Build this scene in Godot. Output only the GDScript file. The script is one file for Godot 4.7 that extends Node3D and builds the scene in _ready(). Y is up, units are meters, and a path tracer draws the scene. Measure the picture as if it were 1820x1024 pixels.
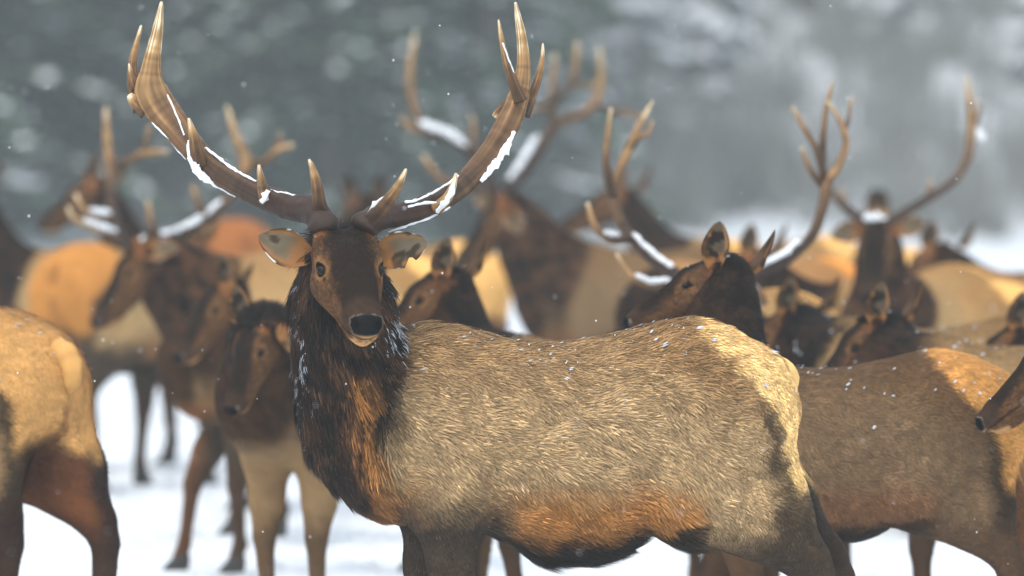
extends Node3D
# A herd of elk standing on a snowy field in light snowfall, seen through a long lens.

const F := 13250.0          # focal length in pixels of a 1820 x 1024 frame
const EYE := 2.09           # height of the camera
var cam: Camera3D
var rng := RandomNumberGenerator.new()
var nz := FastNoiseLite.new()
var taken := {}
var M := {}

# ---------------------------------------------------------------- small helpers
func lin(r: float, g: float, b: float) -> Color:
	return Color(r / 255.0, g / 255.0, b / 255.0).srgb_to_linear()

func numbered(called: String) -> String:
	if not taken.has(called):
		taken[called] = 0
		return called
	taken[called] += 1
	return "%s_%03d" % [called, taken[called]]

func W(px: float, py: float, d: float) -> Vector3:
	var dir := cam.transform.basis * Vector3((px - 910.0) / F, (512.0 - py) / F, -1.0)
	return cam.position + dir * (d / -dir.z)

func sst(a: float, b: float, x: float) -> float:
	var t := clampf((x - a) / (b - a), 0.0, 1.0)
	return t * t * (3.0 - 2.0 * t)

func mat(rough: float, spec := 0.3) -> StandardMaterial3D:
	var m := StandardMaterial3D.new()
	m.vertex_color_use_as_albedo = true
	m.roughness = rough
	m.metallic_specular = spec
	return m

func flat_mat(c: Color, rough: float, spec := 0.5) -> StandardMaterial3D:
	var m := StandardMaterial3D.new()
	m.albedo_color = c.linear_to_srgb()
	m.roughness = rough
	m.metallic_specular = spec
	return m

func arrays_mesh(v: PackedVector3Array, n: PackedVector3Array, c: PackedColorArray, i: PackedInt32Array) -> ArrayMesh:
	var a := []
	a.resize(Mesh.ARRAY_MAX)
	a[Mesh.ARRAY_VERTEX] = v
	a[Mesh.ARRAY_NORMAL] = n
	if c.size():
		a[Mesh.ARRAY_COLOR] = c
	a[Mesh.ARRAY_INDEX] = i
	var m := ArrayMesh.new()
	m.add_surface_from_arrays(Mesh.PRIMITIVE_TRIANGLES, a)
	return m

func smooth_normals(v: PackedVector3Array, i: PackedInt32Array) -> PackedVector3Array:
	var n := PackedVector3Array()
	n.resize(v.size())
	for t in range(0, i.size(), 3):
		var a := i[t]
		var b := i[t + 1]
		var c := i[t + 2]
		var f := (v[c] - v[a]).cross(v[b] - v[a])
		n[a] += f
		n[b] += f
		n[c] += f
	for k in n.size():
		n[k] = n[k].normalized()
	return n

func part(called: String, mesh: Mesh, m: Material, parent: Node) -> MeshInstance3D:
	var o := MeshInstance3D.new()
	o.name = called
	o.mesh = mesh
	o.material_override = null
	for s in mesh.get_surface_count():
		o.set_surface_override_material(s, m)
	parent.add_child(o, true)
	return o

func tag(o: Node, label: String, category: String, group := "", kind := "") -> void:
	if label: o.set_meta("label", label)
	if category: o.set_meta("category", category)
	if group: o.set_meta("group", group)
	if kind: o.set_meta("kind", kind)

# ---------------------------------------------------------------- implicit bodies: bones joined by a smooth minimum
var bA := PackedVector3Array()
var bD := PackedVector3Array()
var bI := PackedFloat32Array()
var bR := PackedFloat32Array()
var bQ := PackedFloat32Array()
var bK := PackedFloat32Array()
var bKind := PackedInt32Array()
var carve := []
var tX0 := 0.0
var tX1 := 0.0
var tStep := 0.0
var tY := PackedFloat32Array()
var tRy := PackedFloat32Array()
var tRz := PackedFloat32Array()
var with_torso := false

func clear_bones() -> void:
	bA.clear(); bD.clear(); bI.clear(); bR.clear(); bQ.clear(); bK.clear(); bKind.clear()
	carve.clear()
	with_torso = false

func bone(a: Vector3, b: Vector3, r1: float, r2: float, k: float, kind := 0) -> void:
	bA.append(a)
	bD.append(b - a)
	bI.append(1.0 / maxf((b - a).length_squared(), 1e-8))
	bR.append(r1)
	bQ.append(r2 - r1)
	bK.append(k)
	bKind.append(kind)

func torso_d(p: Vector3) -> float:
	var f := clampf((p.x - tX0) / tStep, 0.0, tY.size() - 1.001)
	var i := int(f)
	var t := f - i
	var ry := lerpf(tRy[i], tRy[i + 1], t)
	var rz := lerpf(tRz[i], tRz[i + 1], t)
	var u := (p.y - lerpf(tY[i], tY[i + 1], t)) / ry
	var w := p.z / rz
	var q := sqrt(u * u + w * w)
	var g := sqrt(u * u / (ry * ry) + w * w / (rz * rz))
	var d := (q - 1.0) * q / g if g > 0.01 else -minf(ry, rz)
	var e := maxf(tX0 - p.x, p.x - tX1)
	if e > 0.0:
		d = sqrt(maxf(d, 0.0) * maxf(d, 0.0) + e * e) if d > 0.0 else maxf(d, e)
	return d

func ev(p: Vector3, list: PackedInt32Array) -> float:
	var d := 9.0
	if with_torso:
		d = torso_d(p)
	for i in list:
		var pa := p - bA[i]
		var t := clampf(pa.dot(bD[i]) * bI[i], 0.0, 1.0)
		var e := (pa - bD[i] * t).length() - bR[i] - bQ[i] * t
		var k := bK[i]
		var h := k - absf(d - e)
		d = minf(d, e)
		if h > 0.0:
			d -= h * h / (4.0 * k)
	for c in carve:
		var e: float = c[1] - (p - c[0]).length()
		var h: float = 0.012 - absf(d - e)
		d = maxf(d, e)
		if h > 0.0:
			d += h * h / 0.048
	return d

func surface_net(lo: Vector3, hi: Vector3, cell: float) -> Array:
	var bs := 4
	var nbx := int(ceil((hi.x - lo.x) / (cell * bs)))
	var nby := int(ceil((hi.y - lo.y) / (cell * bs)))
	var nbz := int(ceil((hi.z - lo.z) / (cell * bs)))
	var nx := nbx * bs + 1
	var ny := nby * bs + 1
	var nzz := nbz * bs + 1
	var sy := nx
	var sz := nx * ny
	var val := PackedFloat32Array()
	val.resize(nx * ny * nzz)
	var idx := PackedInt32Array()
	idx.resize(nx * ny * nzz)
	idx.fill(-1)
	var half := cell * bs * 0.5
	var diag := half * 1.74
	var blocks := PackedInt32Array()
	var list := PackedInt32Array()
	for bz in nbz:
		for by in nby:
			for bx in nbx:
				var c := lo + Vector3(bx, by, bz) * (cell * bs) + Vector3(half, half, half)
				list.clear()
				var near := 9.0
				for i in bA.size():
					var pa := c - bA[i]
					var t := clampf(pa.dot(bD[i]) * bI[i], 0.0, 1.0)
					var e := (pa - bD[i] * t).length() - bR[i] - bQ[i] * t
					if e < diag * 2.0 + bK[i]:
						list.append(i)
					near = minf(near, e)
				if with_torso:
					near = minf(near, torso_d(c) * 0.6)
				if near > diag + 0.05 or near < -diag * 2.6 - 0.03:
					continue
				blocks.append(bx * bs + by * bs * sy + bz * bs * sz)
				for k in bs + 1:
					for j in bs + 1:
						var at := bx * bs + (by * bs + j) * sy + (bz * bs + k) * sz
						var p := lo + Vector3(bx * bs, by * bs + j, bz * bs + k) * cell
						for i in bs + 1:
							val[at + i] = ev(p, list)
							p.x += cell
	var verts := PackedVector3Array()
	var cells := PackedInt32Array()
	var off := PackedInt32Array([0, 1, sy, sy + 1, sz, sz + 1, sz + sy, sz + sy + 1])
	var ea := [0, 2, 4, 6, 0, 1, 4, 5, 0, 1, 2, 3]
	var eb := [1, 3, 5, 7, 2, 3, 6, 7, 4, 5, 6, 7]
	for b in blocks:
		for k in bs:
			for j in bs:
				for i in bs:
					var at := b + i + j * sy + k * sz
					var neg := 0
					for o in off:
						if val[at + o] < 0.0:
							neg += 1
					if neg == 0 or neg == 8:
						continue
					var sum := Vector3.ZERO
					var n := 0
					for e in 12:
						var a: int = ea[e]
						var c: int = eb[e]
						var va := val[at + off[a]]
						var vb := val[at + off[c]]
						if (va < 0.0) != (vb < 0.0):
							var t := va / (va - vb)
							var pa := Vector3(a & 1, (a >> 1) & 1, a >> 2)
							var pb := Vector3(c & 1, (c >> 1) & 1, c >> 2)
							sum += pa.lerp(pb, t)
							n += 1
					var z := at / sz
					var y := (at - z * sz) / sy
					var x := at - z * sz - y * sy
					idx[at] = verts.size()
					cells.append(at)
					verts.append(lo + (Vector3(x, y, z) + sum / n) * cell)
	var tri := PackedInt32Array()
	var ax := [1, sy, sz]
	for at in cells:
		for a in 3:
			var s: int = ax[a]
			if (val[at] < 0.0) == (val[at + s] < 0.0):
				continue
			var u: int = ax[(a + 1) % 3]
			var w: int = ax[(a + 2) % 3]
			if at - u - w < 0:
				continue
			var q0 := idx[at]
			var q1 := idx[at - u]
			var q2 := idx[at - u - w]
			var q3 := idx[at - w]
			if q0 < 0 or q1 < 0 or q2 < 0 or q3 < 0:
				continue
			if val[at] < 0.0:
				tri.append_array([q0, q2, q1, q0, q3, q2])
			else:
				tri.append_array([q0, q1, q2, q0, q2, q3])
	return [verts, tri]

# ---------------------------------------------------------------- tubes (antlers, tails, trunks, snow lying on a beam)
func resample(pts: Array, step: float) -> Array:
	# pts: [Vector3, radius, flatness]; Catmull-Rom
	var out := []
	for i in pts.size() - 1:
		var p0 = pts[maxi(i - 1, 0)]
		var p1 = pts[i]
		var p2 = pts[i + 1]
		var p3 = pts[mini(i + 2, pts.size() - 1)]
		var n := maxi(1, int(ceil((p2[0] - p1[0]).length() / step)))
		for k in n:
			var t := float(k) / n
			out.append([p1[0].cubic_interpolate(p2[0], p0[0], p3[0], t), lerpf(p1[1], p2[1], t), lerpf(p1[2], p2[2], t)])
	out.append(pts[-1])
	return out

func tube(pts: Array, sides: int, step: float, colour: Callable, rough: float, facing: Vector3) -> ArrayMesh:
	var r := resample(pts, step)
	var v := PackedVector3Array()
	var c := PackedColorArray()
	var idx := PackedInt32Array()
	var total := r.size()
	for k in total:
		var t: Vector3 = (r[mini(k + 1, total - 1)][0] - r[maxi(k - 1, 0)][0]).normalized()
		var side := t.cross(facing)
		side = side.normalized() if side.length() > 0.05 else t.cross(Vector3.UP + facing * 0.3).normalized()
		var deep := side.cross(t).normalized()
		for s in sides + 1:
			var a := TAU * (s % sides) / sides
			var d: Vector3 = side * cos(a) + deep * sin(a) * r[k][2]
			var p: Vector3 = r[k][0]
			var along := float(k) / total
			var g := 1.0 + rough * nz.get_noise_3d(p.x * 30.0 + cos(a) * 3.0, p.y * 30.0 + sin(a) * 3.0, p.z * 30.0)
			if rough > 0.5:
				g += -0.15 + 0.8 * nz.get_noise_3d(p.x * 110.0 + cos(a) * 2.0, p.y * 110.0 + sin(a) * 2.0, p.z * 110.0)
			elif rough > 0.21:
				g = 1.0 + 0.3 * (g - 1.0)
				g += 0.1 * nz.get_noise_3d(cos(a) * 4.0, sin(a) * 4.0, along * 1.6) + 0.1 * nz.get_noise_3d(cos(a) * 10.0, sin(a) * 10.0, along * 3.5)
			v.append(p + d * r[k][1] * maxf(g, 0.05))
			c.append(colour.call(float(k) / (total - 1), a, p))
	for k in total - 1:
		for s in sides:
			var a := k * (sides + 1) + s
			var b := a + sides + 1
			idx.append_array([a, a + 1, b, a + 1, b + 1, b])
	# caps
	for e in [0, total - 1]:
		var m := v.size()
		v.append(r[e][0])
		c.append(c[e * (sides + 1)])
		for s in sides:
			var a: int = e * (sides + 1) + s
			if e == 0:
				idx.append_array([m, a + 1, a])
			else:
				idx.append_array([m, a, a + 1])
	return arrays_mesh(v, smooth_normals(v, idx), c, idx)

# ---------------------------------------------------------------- elk
var torsos := {}

func torso_tables(bull: bool) -> void:
	# x, top, bottom, half width
	var b := [[-0.79, 1.20, 1.08, 0.05], [-0.765, 1.27, 1.0, 0.13], [-0.72, 1.325, 0.95, 0.19], [-0.66, 1.36, 0.92, 0.23], [-0.56, 1.405, 0.89, 0.265], [-0.45, 1.432, 0.86, 0.285],
		[-0.37, 1.43, 0.82, 0.295], [-0.28, 1.41, 0.73, 0.305], [-0.19, 1.39, 0.665, 0.32], [-0.09, 1.37, 0.635, 0.33], [0.0, 1.36, 0.635, 0.33], [0.1, 1.36, 0.65, 0.325],
		[0.19, 1.37, 0.70, 0.315], [0.28, 1.395, 0.725, 0.30], [0.38, 1.415, 0.745, 0.285], [0.48, 1.42, 0.755, 0.27], [0.58, 1.40, 0.76, 0.255], [0.66, 1.36, 0.785, 0.235], [0.73, 1.31, 0.84, 0.20], [0.79, 1.24, 0.93, 0.15], [0.83, 1.16, 1.02, 0.06]]
	if not bull:
		for r in b:
			var m: float = (r[1] + r[2]) * 0.5 + 0.02
			r[1] = m + (r[1] - m) * 0.97
			r[2] = m + (r[2] - m) * 0.95
			r[3] *= 0.95
	tX0 = b[0][0]
	tX1 = b[-1][0]
	var n := 80
	tStep = (tX1 - tX0) / (n - 1)
	tY.resize(n); tRy.resize(n); tRz.resize(n)
	var j := 0
	for i in n:
		var x := tX0 + tStep * i
		while j < b.size() - 2 and x > b[j + 1][0]:
			j += 1
		var t: float = clampf((x - b[j][0]) / (b[j + 1][0] - b[j][0]), 0.0, 1.0)
		var o := []
		for k in [1, 2, 3]:
			o.append(cubic_interpolate(b[j][k], b[j + 1][k], b[maxi(j - 1, 0)][k], b[mini(j + 2, b.size() - 1)][k], t))
		tY[i] = (o[0] + o[1]) * 0.5
		tRy[i] = maxf((o[0] - o[1]) * 0.5, 0.02)
		tRz[i] = maxf(o[2], 0.02)

func legs(o: Dictionary, s: float) -> Array:
	var hooves := []
	var L: Array = o.get("legs", [0.0, 0.0, 0.0, 0.0])
	for i in 2:
		var z := 0.15 if i == 0 else -0.15
		var dx: float = L[i]
		bone(Vector3(0.46, 1.14, z * 0.75), Vector3(0.42, 0.84, z), 0.15, 0.115, 0.08, 2)
		bone(Vector3(0.42, 0.84, z), Vector3(0.42 + dx * 0.5, 0.62, z * 0.95), 0.115, 0.078, 0.05, 2)
		bone(Vector3(0.42 + dx * 0.5, 0.62, z * 0.95), Vector3(0.44 + dx * 0.75, 0.45, z * 0.9), 0.078, 0.054, 0.03, 2)
		bone(Vector3(0.44 + dx * 0.75, 0.45, z * 0.9), Vector3(0.42 + dx, 0.14, z * 0.85), 0.046, 0.033, 0.02, 2)
		bone(Vector3(0.42 + dx, 0.14, z * 0.85), Vector3(0.45 + dx, 0.06, z * 0.85), 0.04, 0.04, 0.02, 2)
		hooves.append(Vector3(0.455 + dx, 0.0, z * 0.85))
	for i in 2:
		var z := 0.14 if i == 0 else -0.14
		var dx: float = L[2 + i]
		var hock := Vector3(-0.70 + dx * 0.8, 0.55, z * 0.95)
		bone(Vector3(-0.46, 1.16, z * 0.8), Vector3(-0.36 + dx * 0.2, 0.86, z * 1.15), 0.2, 0.15, 0.09, 3)
		bone(Vector3(-0.62, 1.10, z * 0.75), Vector3(-0.60 + dx * 0.5, 0.82, z), 0.13, 0.10, 0.08, 3)
		bone(Vector3(-0.36 + dx * 0.2, 0.86, z * 1.15), hock + Vector3(0.04, 0.08, 0), 0.15, 0.062, 0.08, 3)
		bone(Vector3(-0.60 + dx * 0.5, 0.82, z), hock, 0.10, 0.045, 0.06, 3)
		bone(hock, Vector3(-0.64 + dx, 0.14, z * 0.9), 0.052, 0.035, 0.03, 3)
		bone(Vector3(-0.64 + dx, 0.14, z * 0.9), Vector3(-0.60 + dx, 0.06, z * 0.9), 0.04, 0.042, 0.02, 3)
		hooves.append(Vector3(-0.595 + dx, 0.0, z * 0.9))
	return hooves

func head_bones(bull: bool, stub: Vector3) -> void:
	bone(Vector3(0.03, -0.05, 0), Vector3(0.12, -0.05, 0), 0.086, 0.086, 0.03)
	bone(Vector3(0.12, -0.055, 0), Vector3(0.37, -0.085, 0), 0.086, 0.054, 0.03)
	bone(Vector3(0.37, -0.08, 0), Vector3(0.425, -0.088, 0), 0.050, 0.043, 0.02)
	bone(Vector3(0.43, -0.078, 0.02), Vector3(0.43, -0.078, -0.02), 0.03, 0.03, 0.015)
	bone(Vector3(0.07, -0.13, 0), Vector3(0.35, -0.13, 0), 0.062, 0.036, 0.03)
	bone(Vector3(0.33, -0.135, 0), Vector3(0.395, -0.136, 0), 0.032, 0.027, 0.02)
	bone(Vector3(-0.01, -0.075, 0), Vector3(-0.01, -0.075, 0) + stub * 0.12, 0.085, 0.07, 0.04, 1)
	for s in [1.0, -1.0]:
		bone(Vector3(0.10, -0.095, 0.035 * s), Vector3(0.21, -0.095, 0.028 * s), 0.064, 0.048, 0.03)
		bone(Vector3(0.07, -0.014, 0.064 * s), Vector3(0.135, -0.010, 0.072 * s), 0.034, 0.020, 0.025)
		bone(Vector3(0.31, -0.11, 0.026 * s), Vector3(0.40, -0.112, 0.02 * s), 0.03, 0.028, 0.02)
		carve.append([Vector3(0.462, -0.080, 0.038 * s), 0.013])
		carve.append([Vector3(0.452, -0.068, 0.047 * s), 0.010])
		carve.append([Vector3(0.152, -0.030, 0.110 * s), 0.017])
		if bull:
			bone(Vector3(0.035, 0.0, 0.045 * s), Vector3(0.005, 0.045, 0.062 * s), 0.040, 0.028, 0.03, 2)

var pal := {}

func fade(a: Color, b: Color, t: float) -> Color:
	return a.lerp(b, clampf(t, 0.0, 1.0))

func body_colour(p: Vector3, o: Dictionary, neck: Array, throat: Vector3) -> Color:
	# coat of an elk by place on the body; p in the elk's own axes
	var w := nz.get_noise_3d(p.x * 9.0, p.y * 9.0, p.z * 9.0 + o.seed)
	var w2 := nz.get_noise_3d(p.x * 32.0 + 50.0, p.y * 32.0, p.z * 32.0 + o.seed)
	var bull: bool = o.bull
	var coat: Color = o.coat
	var c := coat
	var y := p.y + w * 0.03
	var x := p.x + w * 0.03
	c = fade(c, c * Color(0.72, 0.62, 0.52), sst(1.08, 1.42, y) * 0.9)          # darker along the back
	c = fade(c, o.get("belly", pal.belly), sst(0.95, 0.82, y + w2 * 0.03) * sst(0.42, 0.12, x) * sst(-0.45, -0.33, x))
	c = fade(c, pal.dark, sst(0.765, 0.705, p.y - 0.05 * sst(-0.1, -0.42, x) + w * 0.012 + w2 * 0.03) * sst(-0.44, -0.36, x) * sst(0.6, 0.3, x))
	# lower chest
	c = fade(c, o.get("chest", pal.rust), sst(0.97, 0.84, y) * sst(0.46, 0.58, x))
	# rump patch, edged dark
	var e: float = o.get("rump_from", -0.385) - 0.31 * sst(1.46, 1.06, p.y) - 0.03 * sst(1.06, 0.8, p.y)
	e += 0.16 * sst(0.235, 0.13, absf(p.z)) * sst(1.2, 1.0, p.y)
	c = fade(c, coat * Color(0.66, 0.54, 0.42), sst(e + 0.34, e + 0.06, x) * sst(0.95, 1.25, p.y) * 0.75)
	c = fade(c, pal.dark, sst(e + 0.10, e + 0.02, x) * sst(1.25, 1.1, p.y) * 0.85)
	c = fade(c, o.rump, sst(e + 0.025, e - 0.02, x) * sst(0.86, 0.95, p.y + w * 0.04))
	c = fade(c, pal.rust, sst(0.02, 0.006, absf(p.z)) * sst(-0.62, -0.68, x) * sst(1.16, 1.06, p.y) * 0.8)
	# neck
	var wn := 0.0
	var tn := 0.0
	if neck.size():
		var best := 9.0
		for i in neck.size() - 1:
			var a: Vector3 = neck[i]
			var ab: Vector3 = neck[i + 1] - a
			var t := clampf((p - a).dot(ab) / ab.length_squared(), 0.0, 1.0)
			var d := (p - a - ab * t).length()
			if d < best:
				best = d
				tn = (i + t) / (neck.size() - 1)
		var reach := lerpf(0.30, 0.2, tn)
		wn = sst(reach + 0.06, reach - 0.02, best) * sst(o.get("mane_x", 0.50), o.get("mane_x", 0.50) + 0.09, x + tn * o.get("mane_up", 0.6) + (0.05 if bull else -0.04) * sst(1.0, 1.3, p.y))
		wn = maxf(wn, sst(0.60, 0.70, x - 0.04 * w) * sst(0.80, 0.92, p.y))
		var mid: Vector3 = neck[0].lerp(neck[-1], tn)
		var around := (p - mid).normalized()
		var f := around.dot(throat)
		var side := (p - mid).dot(throat.cross(neck[-1] - neck[0]).normalized())
		var nc: Color = fade(pal.mane, pal.maneb, 0.45 + w * 1.3 + w2 * 1.2)
		if o.get("streak", false):
			nc = fade(nc, pal.orange, sst(0.06, 0.01, absf(side - 0.055 + 0.03 * tn)) * sst(0.2, 0.6, f) * sst(0.66, 0.5, tn) * clampf(0.55 + 1.6 * nz.get_noise_3d(side * 34.0, p.y * 5.0, 4.0), 0.0, 1.0))
		if not bull:
			nc = fade(nc, pal.mane, 0.6)
			nc = fade(nc, pal.face, sst(0.35, 0.9, f) * 0.3)
		c = fade(c, nc, wn)
	# legs
	var front := sst(0.18, 0.26, x)
	c = fade(c, o.leg, front * sst(0.94, 0.76, y) * sst(0.66, 0.54, x))
	c = fade(c, o.leg, (1.0 - front) * sst(0.84 + 0.08 * sst(0.0, 0.1, p.z), 0.62 + 0.14 * sst(0.0, 0.1, p.z), y) * sst(-0.25, -0.34, x))
	c = fade(c, pal.shin, sst(0.62, 0.45, y) * 0.75)
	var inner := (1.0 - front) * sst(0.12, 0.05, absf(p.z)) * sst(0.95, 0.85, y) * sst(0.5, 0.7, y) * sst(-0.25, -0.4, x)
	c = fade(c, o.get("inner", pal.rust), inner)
	return c * (1.0 + w * 0.16 + w2 * 0.18)

func face_colour(q: Vector3, n: Vector3, o: Dictionary) -> Color:
	var w := nz.get_noise_3d(q.x * 40.0, q.y * 40.0, q.z * 40.0 + o.seed)
	var w2 := nz.get_noise_3d(q.x * 120.0, q.y * 120.0, q.z * 60.0 + o.seed)
	var z := absf(q.z)
	var st := nz.get_noise_3d(q.x * 16.0 + 7.0, q.y * 70.0, q.z * 70.0 + o.seed)
	var c: Color = fade(fade(pal.face, pal.facetan, 0.12 + w * 0.3 + w2 * 0.12), pal.facedark, sst(0.0, 0.5, st + w * 0.6) * 0.75)
	c = fade(c, pal.facedark, sst(0.088, 0.048, z + w * 0.02 + st * 0.012 - sst(0.28, 0.4, q.x) * 0.02) * sst(0.0, 0.5, n.y + w * 0.2) * 0.95)
	c = fade(c, pal.facedark, sst(0.33, 0.41, q.x) * sst(-0.105, -0.075, q.y) * 0.9)
	var ez := ((Vector3(q.x, q.y, z) - Vector3(0.152, -0.028, 0.09)) * Vector3(1, 1.35, 1)).length()
	c = fade(c, pal.facetan, sst(0.055, 0.03, ez + w * 0.015) * 0.5)
	c = fade(c, pal.black, sst(0.033, 0.025, ez))
	c = fade(c, pal.black, sst(0.012, 0.004, (Vector3(q.x, q.y, z) - Vector3(0.185, -0.045, 0.08)).length()) * 0.8)
	c = fade(c, pal.rust, sst(0.075, 0.04, q.x) * sst(0.045, 0.07, z) * sst(-0.08, -0.04, q.y))
	c = fade(c, pal.mane, sst(0.04, -0.03, q.x) * sst(0.07, 0.02, z))
	c = fade(c, pal.mane, sst(0.1, 0.0, q.x) * sst(-0.06, -0.13, q.y))
	c = fade(c, pal.chin, sst(0.345, 0.385, q.x + w * 0.03) * sst(-0.122, -0.14, q.y + w * 0.02) * sst(0.045, 0.03, z) * 0.9)
	c = fade(c, pal.chin, sst(0.39, 0.42, q.x) * sst(-0.100, -0.112, q.y) * sst(-0.124, -0.117, q.y) * sst(0.042, 0.03, z) * 0.8)
	var muzzle := sst(0.34, 0.40, q.x) * sst(-0.115, -0.1, q.y)
	c = fade(c, lin(62, 46, 36), muzzle * 0.85)
	var nm: float = sst(0.424, 0.436, q.x - 0.9 * maxf(0.0, q.y + 0.068)) * sst(-0.110, -0.102, q.y) * sst(0.05, 0.042, z + 0.5 * maxf(0.0, -q.y - 0.085))
	c = fade(c, lin(132, 118, 104), sst(0.05, 0.3, nm) * sst(0.95, 0.5, nm) * 0.8)
	c = fade(c, pal.nose, sst(0.35, 0.8, nm))
	for s in [1.0, -1.0]:
		c = fade(c, pal.black, sst(0.02, 0.013, (q - Vector3(0.457, -0.077, 0.04 * s)).length()))
	c = fade(c, pal.black, sst(0.006, 0.002, absf(q.y + 0.121 - 0.01 * z / 0.05)) * sst(0.27, 0.3, q.x) * 0.8)
	return c * (1.0 + w * 0.15 + w2 * 0.16 + st * 0.25)

func ear_mesh(length: float, width: float, torn: bool, dark: bool, sd: int) -> ArrayMesh:
	var v := PackedVector3Array()
	var c := PackedColorArray()
	var idx := PackedInt32Array()
	var nu := 18
	var nv := 16
	var add := 0
	for side in 2:
		for a in nu + 1:
			var u := float(a) / nu
			var hw := width * (0.30 * (1.0 - u) * (1.0 - u) + 0.98 * pow(maxf(sin(PI * pow(u, 0.9)), 0.0), 0.58) * (1.0 - 0.22 * u)) * 0.66 + 0.002
			var phi := lerpf(1.9, 0.75, sst(0.0, 0.7, u))
			for b in nv + 1:
				var t := float(b) / nv * 2.0 - 1.0
				if torn:
					var cut := sst(0.13, 0.0, absf(u - 0.62)) * 0.55 + 0.05 * sin(u * 60.0)
					t = minf(t, 1.0 - cut) if t > 0.0 else t
				var r := hw / phi
				var p := Vector3(r * sin(t * phi), u * length, r * (1.0 - cos(t * phi)) - 0.03 * u * u)
				var nrm := Vector3(-sin(t * phi), 0, cos(t * phi))
				var thick := 0.0035 * (1.0 - 0.85 * pow(absf(t), 4.0)) * (1.0 - 0.7 * u * u)
				p += nrm * (thick if side == 0 else -thick)
				v.append(p)
				var w := nz.get_noise_3d(p.x * 17.0 + sd, p.y * 13.0, side * 9.0)
				var col: Color
				if side == 0:
					col = fade(pal.earin, pal.eargrey, sst(0.25, 0.5, u) * sst(0.85, 0.4, absf(t)))
					col = fade(col, pal.facedark, sst(0.12, 0.4, w) * sst(0.1, 0.3, u) * 0.8 + (0.55 if dark else 0.0) * sst(0.8, 0.3, absf(t)) * sst(0.2, 0.45, u))
					col = fade(col, pal.mane, sst(0.80, 0.93, absf(t)) * sst(0.25, 0.5, u) * 0.85)
					if not dark:
						col = fade(col, pal.snow, sst(0.93, 1.0, absf(t)) * sst(0.3, 0.5, u) * sst(-0.2, 0.3, nz.get_noise_2d(u * 30.0, t * 3.0 + sd)))
				else:
					col = fade(pal.earback, pal.mane, sst(0.2, 0.8, u) * 0.8)
				c.append(col * (1.0 + w * 0.3))
		for a in nu:
			for b in nv:
				var i := add + a * (nv + 1) + b
				var j := i + nv + 1
				if side == 0:
					idx.append_array([i, j, i + 1, i + 1, j, j + 1])
				else:
					idx.append_array([i, i + 1, j, i + 1, j + 1, j])
		add = v.size()
	return arrays_mesh(v, smooth_normals(v, idx), c, idx)

func hoof_mesh() -> ArrayMesh:
	var v := PackedVector3Array()
	var idx := PackedInt32Array()
	for s in [1.0, -1.0]:
		var base := v.size()
		for ring in 3:
			var y: float = [0.0, 0.035, 0.085][ring]
			var k: float = [1.0, 0.9, 0.62][ring]
			for i in 10:
				var a := TAU * i / 10.0
				v.append(Vector3(cos(a) * 0.052 * k + (0.03 if cos(a) > 0.5 else 0.0) * (1.0 - y * 9.0) - y * 0.35, y, s * 0.023 + sin(a) * 0.022 * k * (0.75 if cos(a) > 0.3 else 1.0)))
		for ring in 2:
			for i in 10:
				var a := base + ring * 10 + i
				var b := base + ring * 10 + (i + 1) % 10
				idx.append_array([a, b, a + 10, b, b + 10, a + 10])
		for i in range(1, 9):
			idx.append_array([base + 20, base + 20 + i, base + 21 + i, base, base + i + 1, base + i])
	return arrays_mesh(v, smooth_normals(v, idx), PackedColorArray(), idx)

func strand_mesh(sd: int, strands: int, spread: float, wid: float) -> ArrayMesh:
	# a lock of hair, one unit long along y, lifting off along z
	var r := RandomNumberGenerator.new()
	r.seed = sd
	var v := PackedVector3Array()
	var n := PackedVector3Array()
	var c := PackedColorArray()
	var idx := PackedInt32Array()
	for s in strands:
		var x := r.randf_range(-1, 1) * spread
		var lean := r.randf_range(-0.22, 0.22)
		var l := r.randf_range(0.7, 1.1)
		var lift := r.randf_range(0.10, 0.26)
		var shade := r.randf_range(0.75, 1.2)
		var y0 := r.randf_range(-0.25, 0.25)
		var b := v.size()
		for k in 4:
			var t := k / 3.0
			var hw: float = wid * [0.8, 1.0, 0.75, 0.06][k]
			var cx := x + lean * t * t
			var z := lift * sin(t * 1.9)
			for e in ([-1.0, 1.0] if k < 3 else [0.0]):
				v.append(Vector3(cx + e * hw, y0 + t * l, z))
				n.append(Vector3(e * 0.55, 0.12, 0.83).normalized())
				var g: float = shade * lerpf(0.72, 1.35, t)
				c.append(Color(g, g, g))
		idx.append_array([b, b + 2, b + 1, b + 1, b + 2, b + 3, b + 2, b + 4, b + 3, b + 3, b + 4, b + 5, b + 4, b + 6, b + 5])
	return arrays_mesh(v, n, c, idx)

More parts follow.
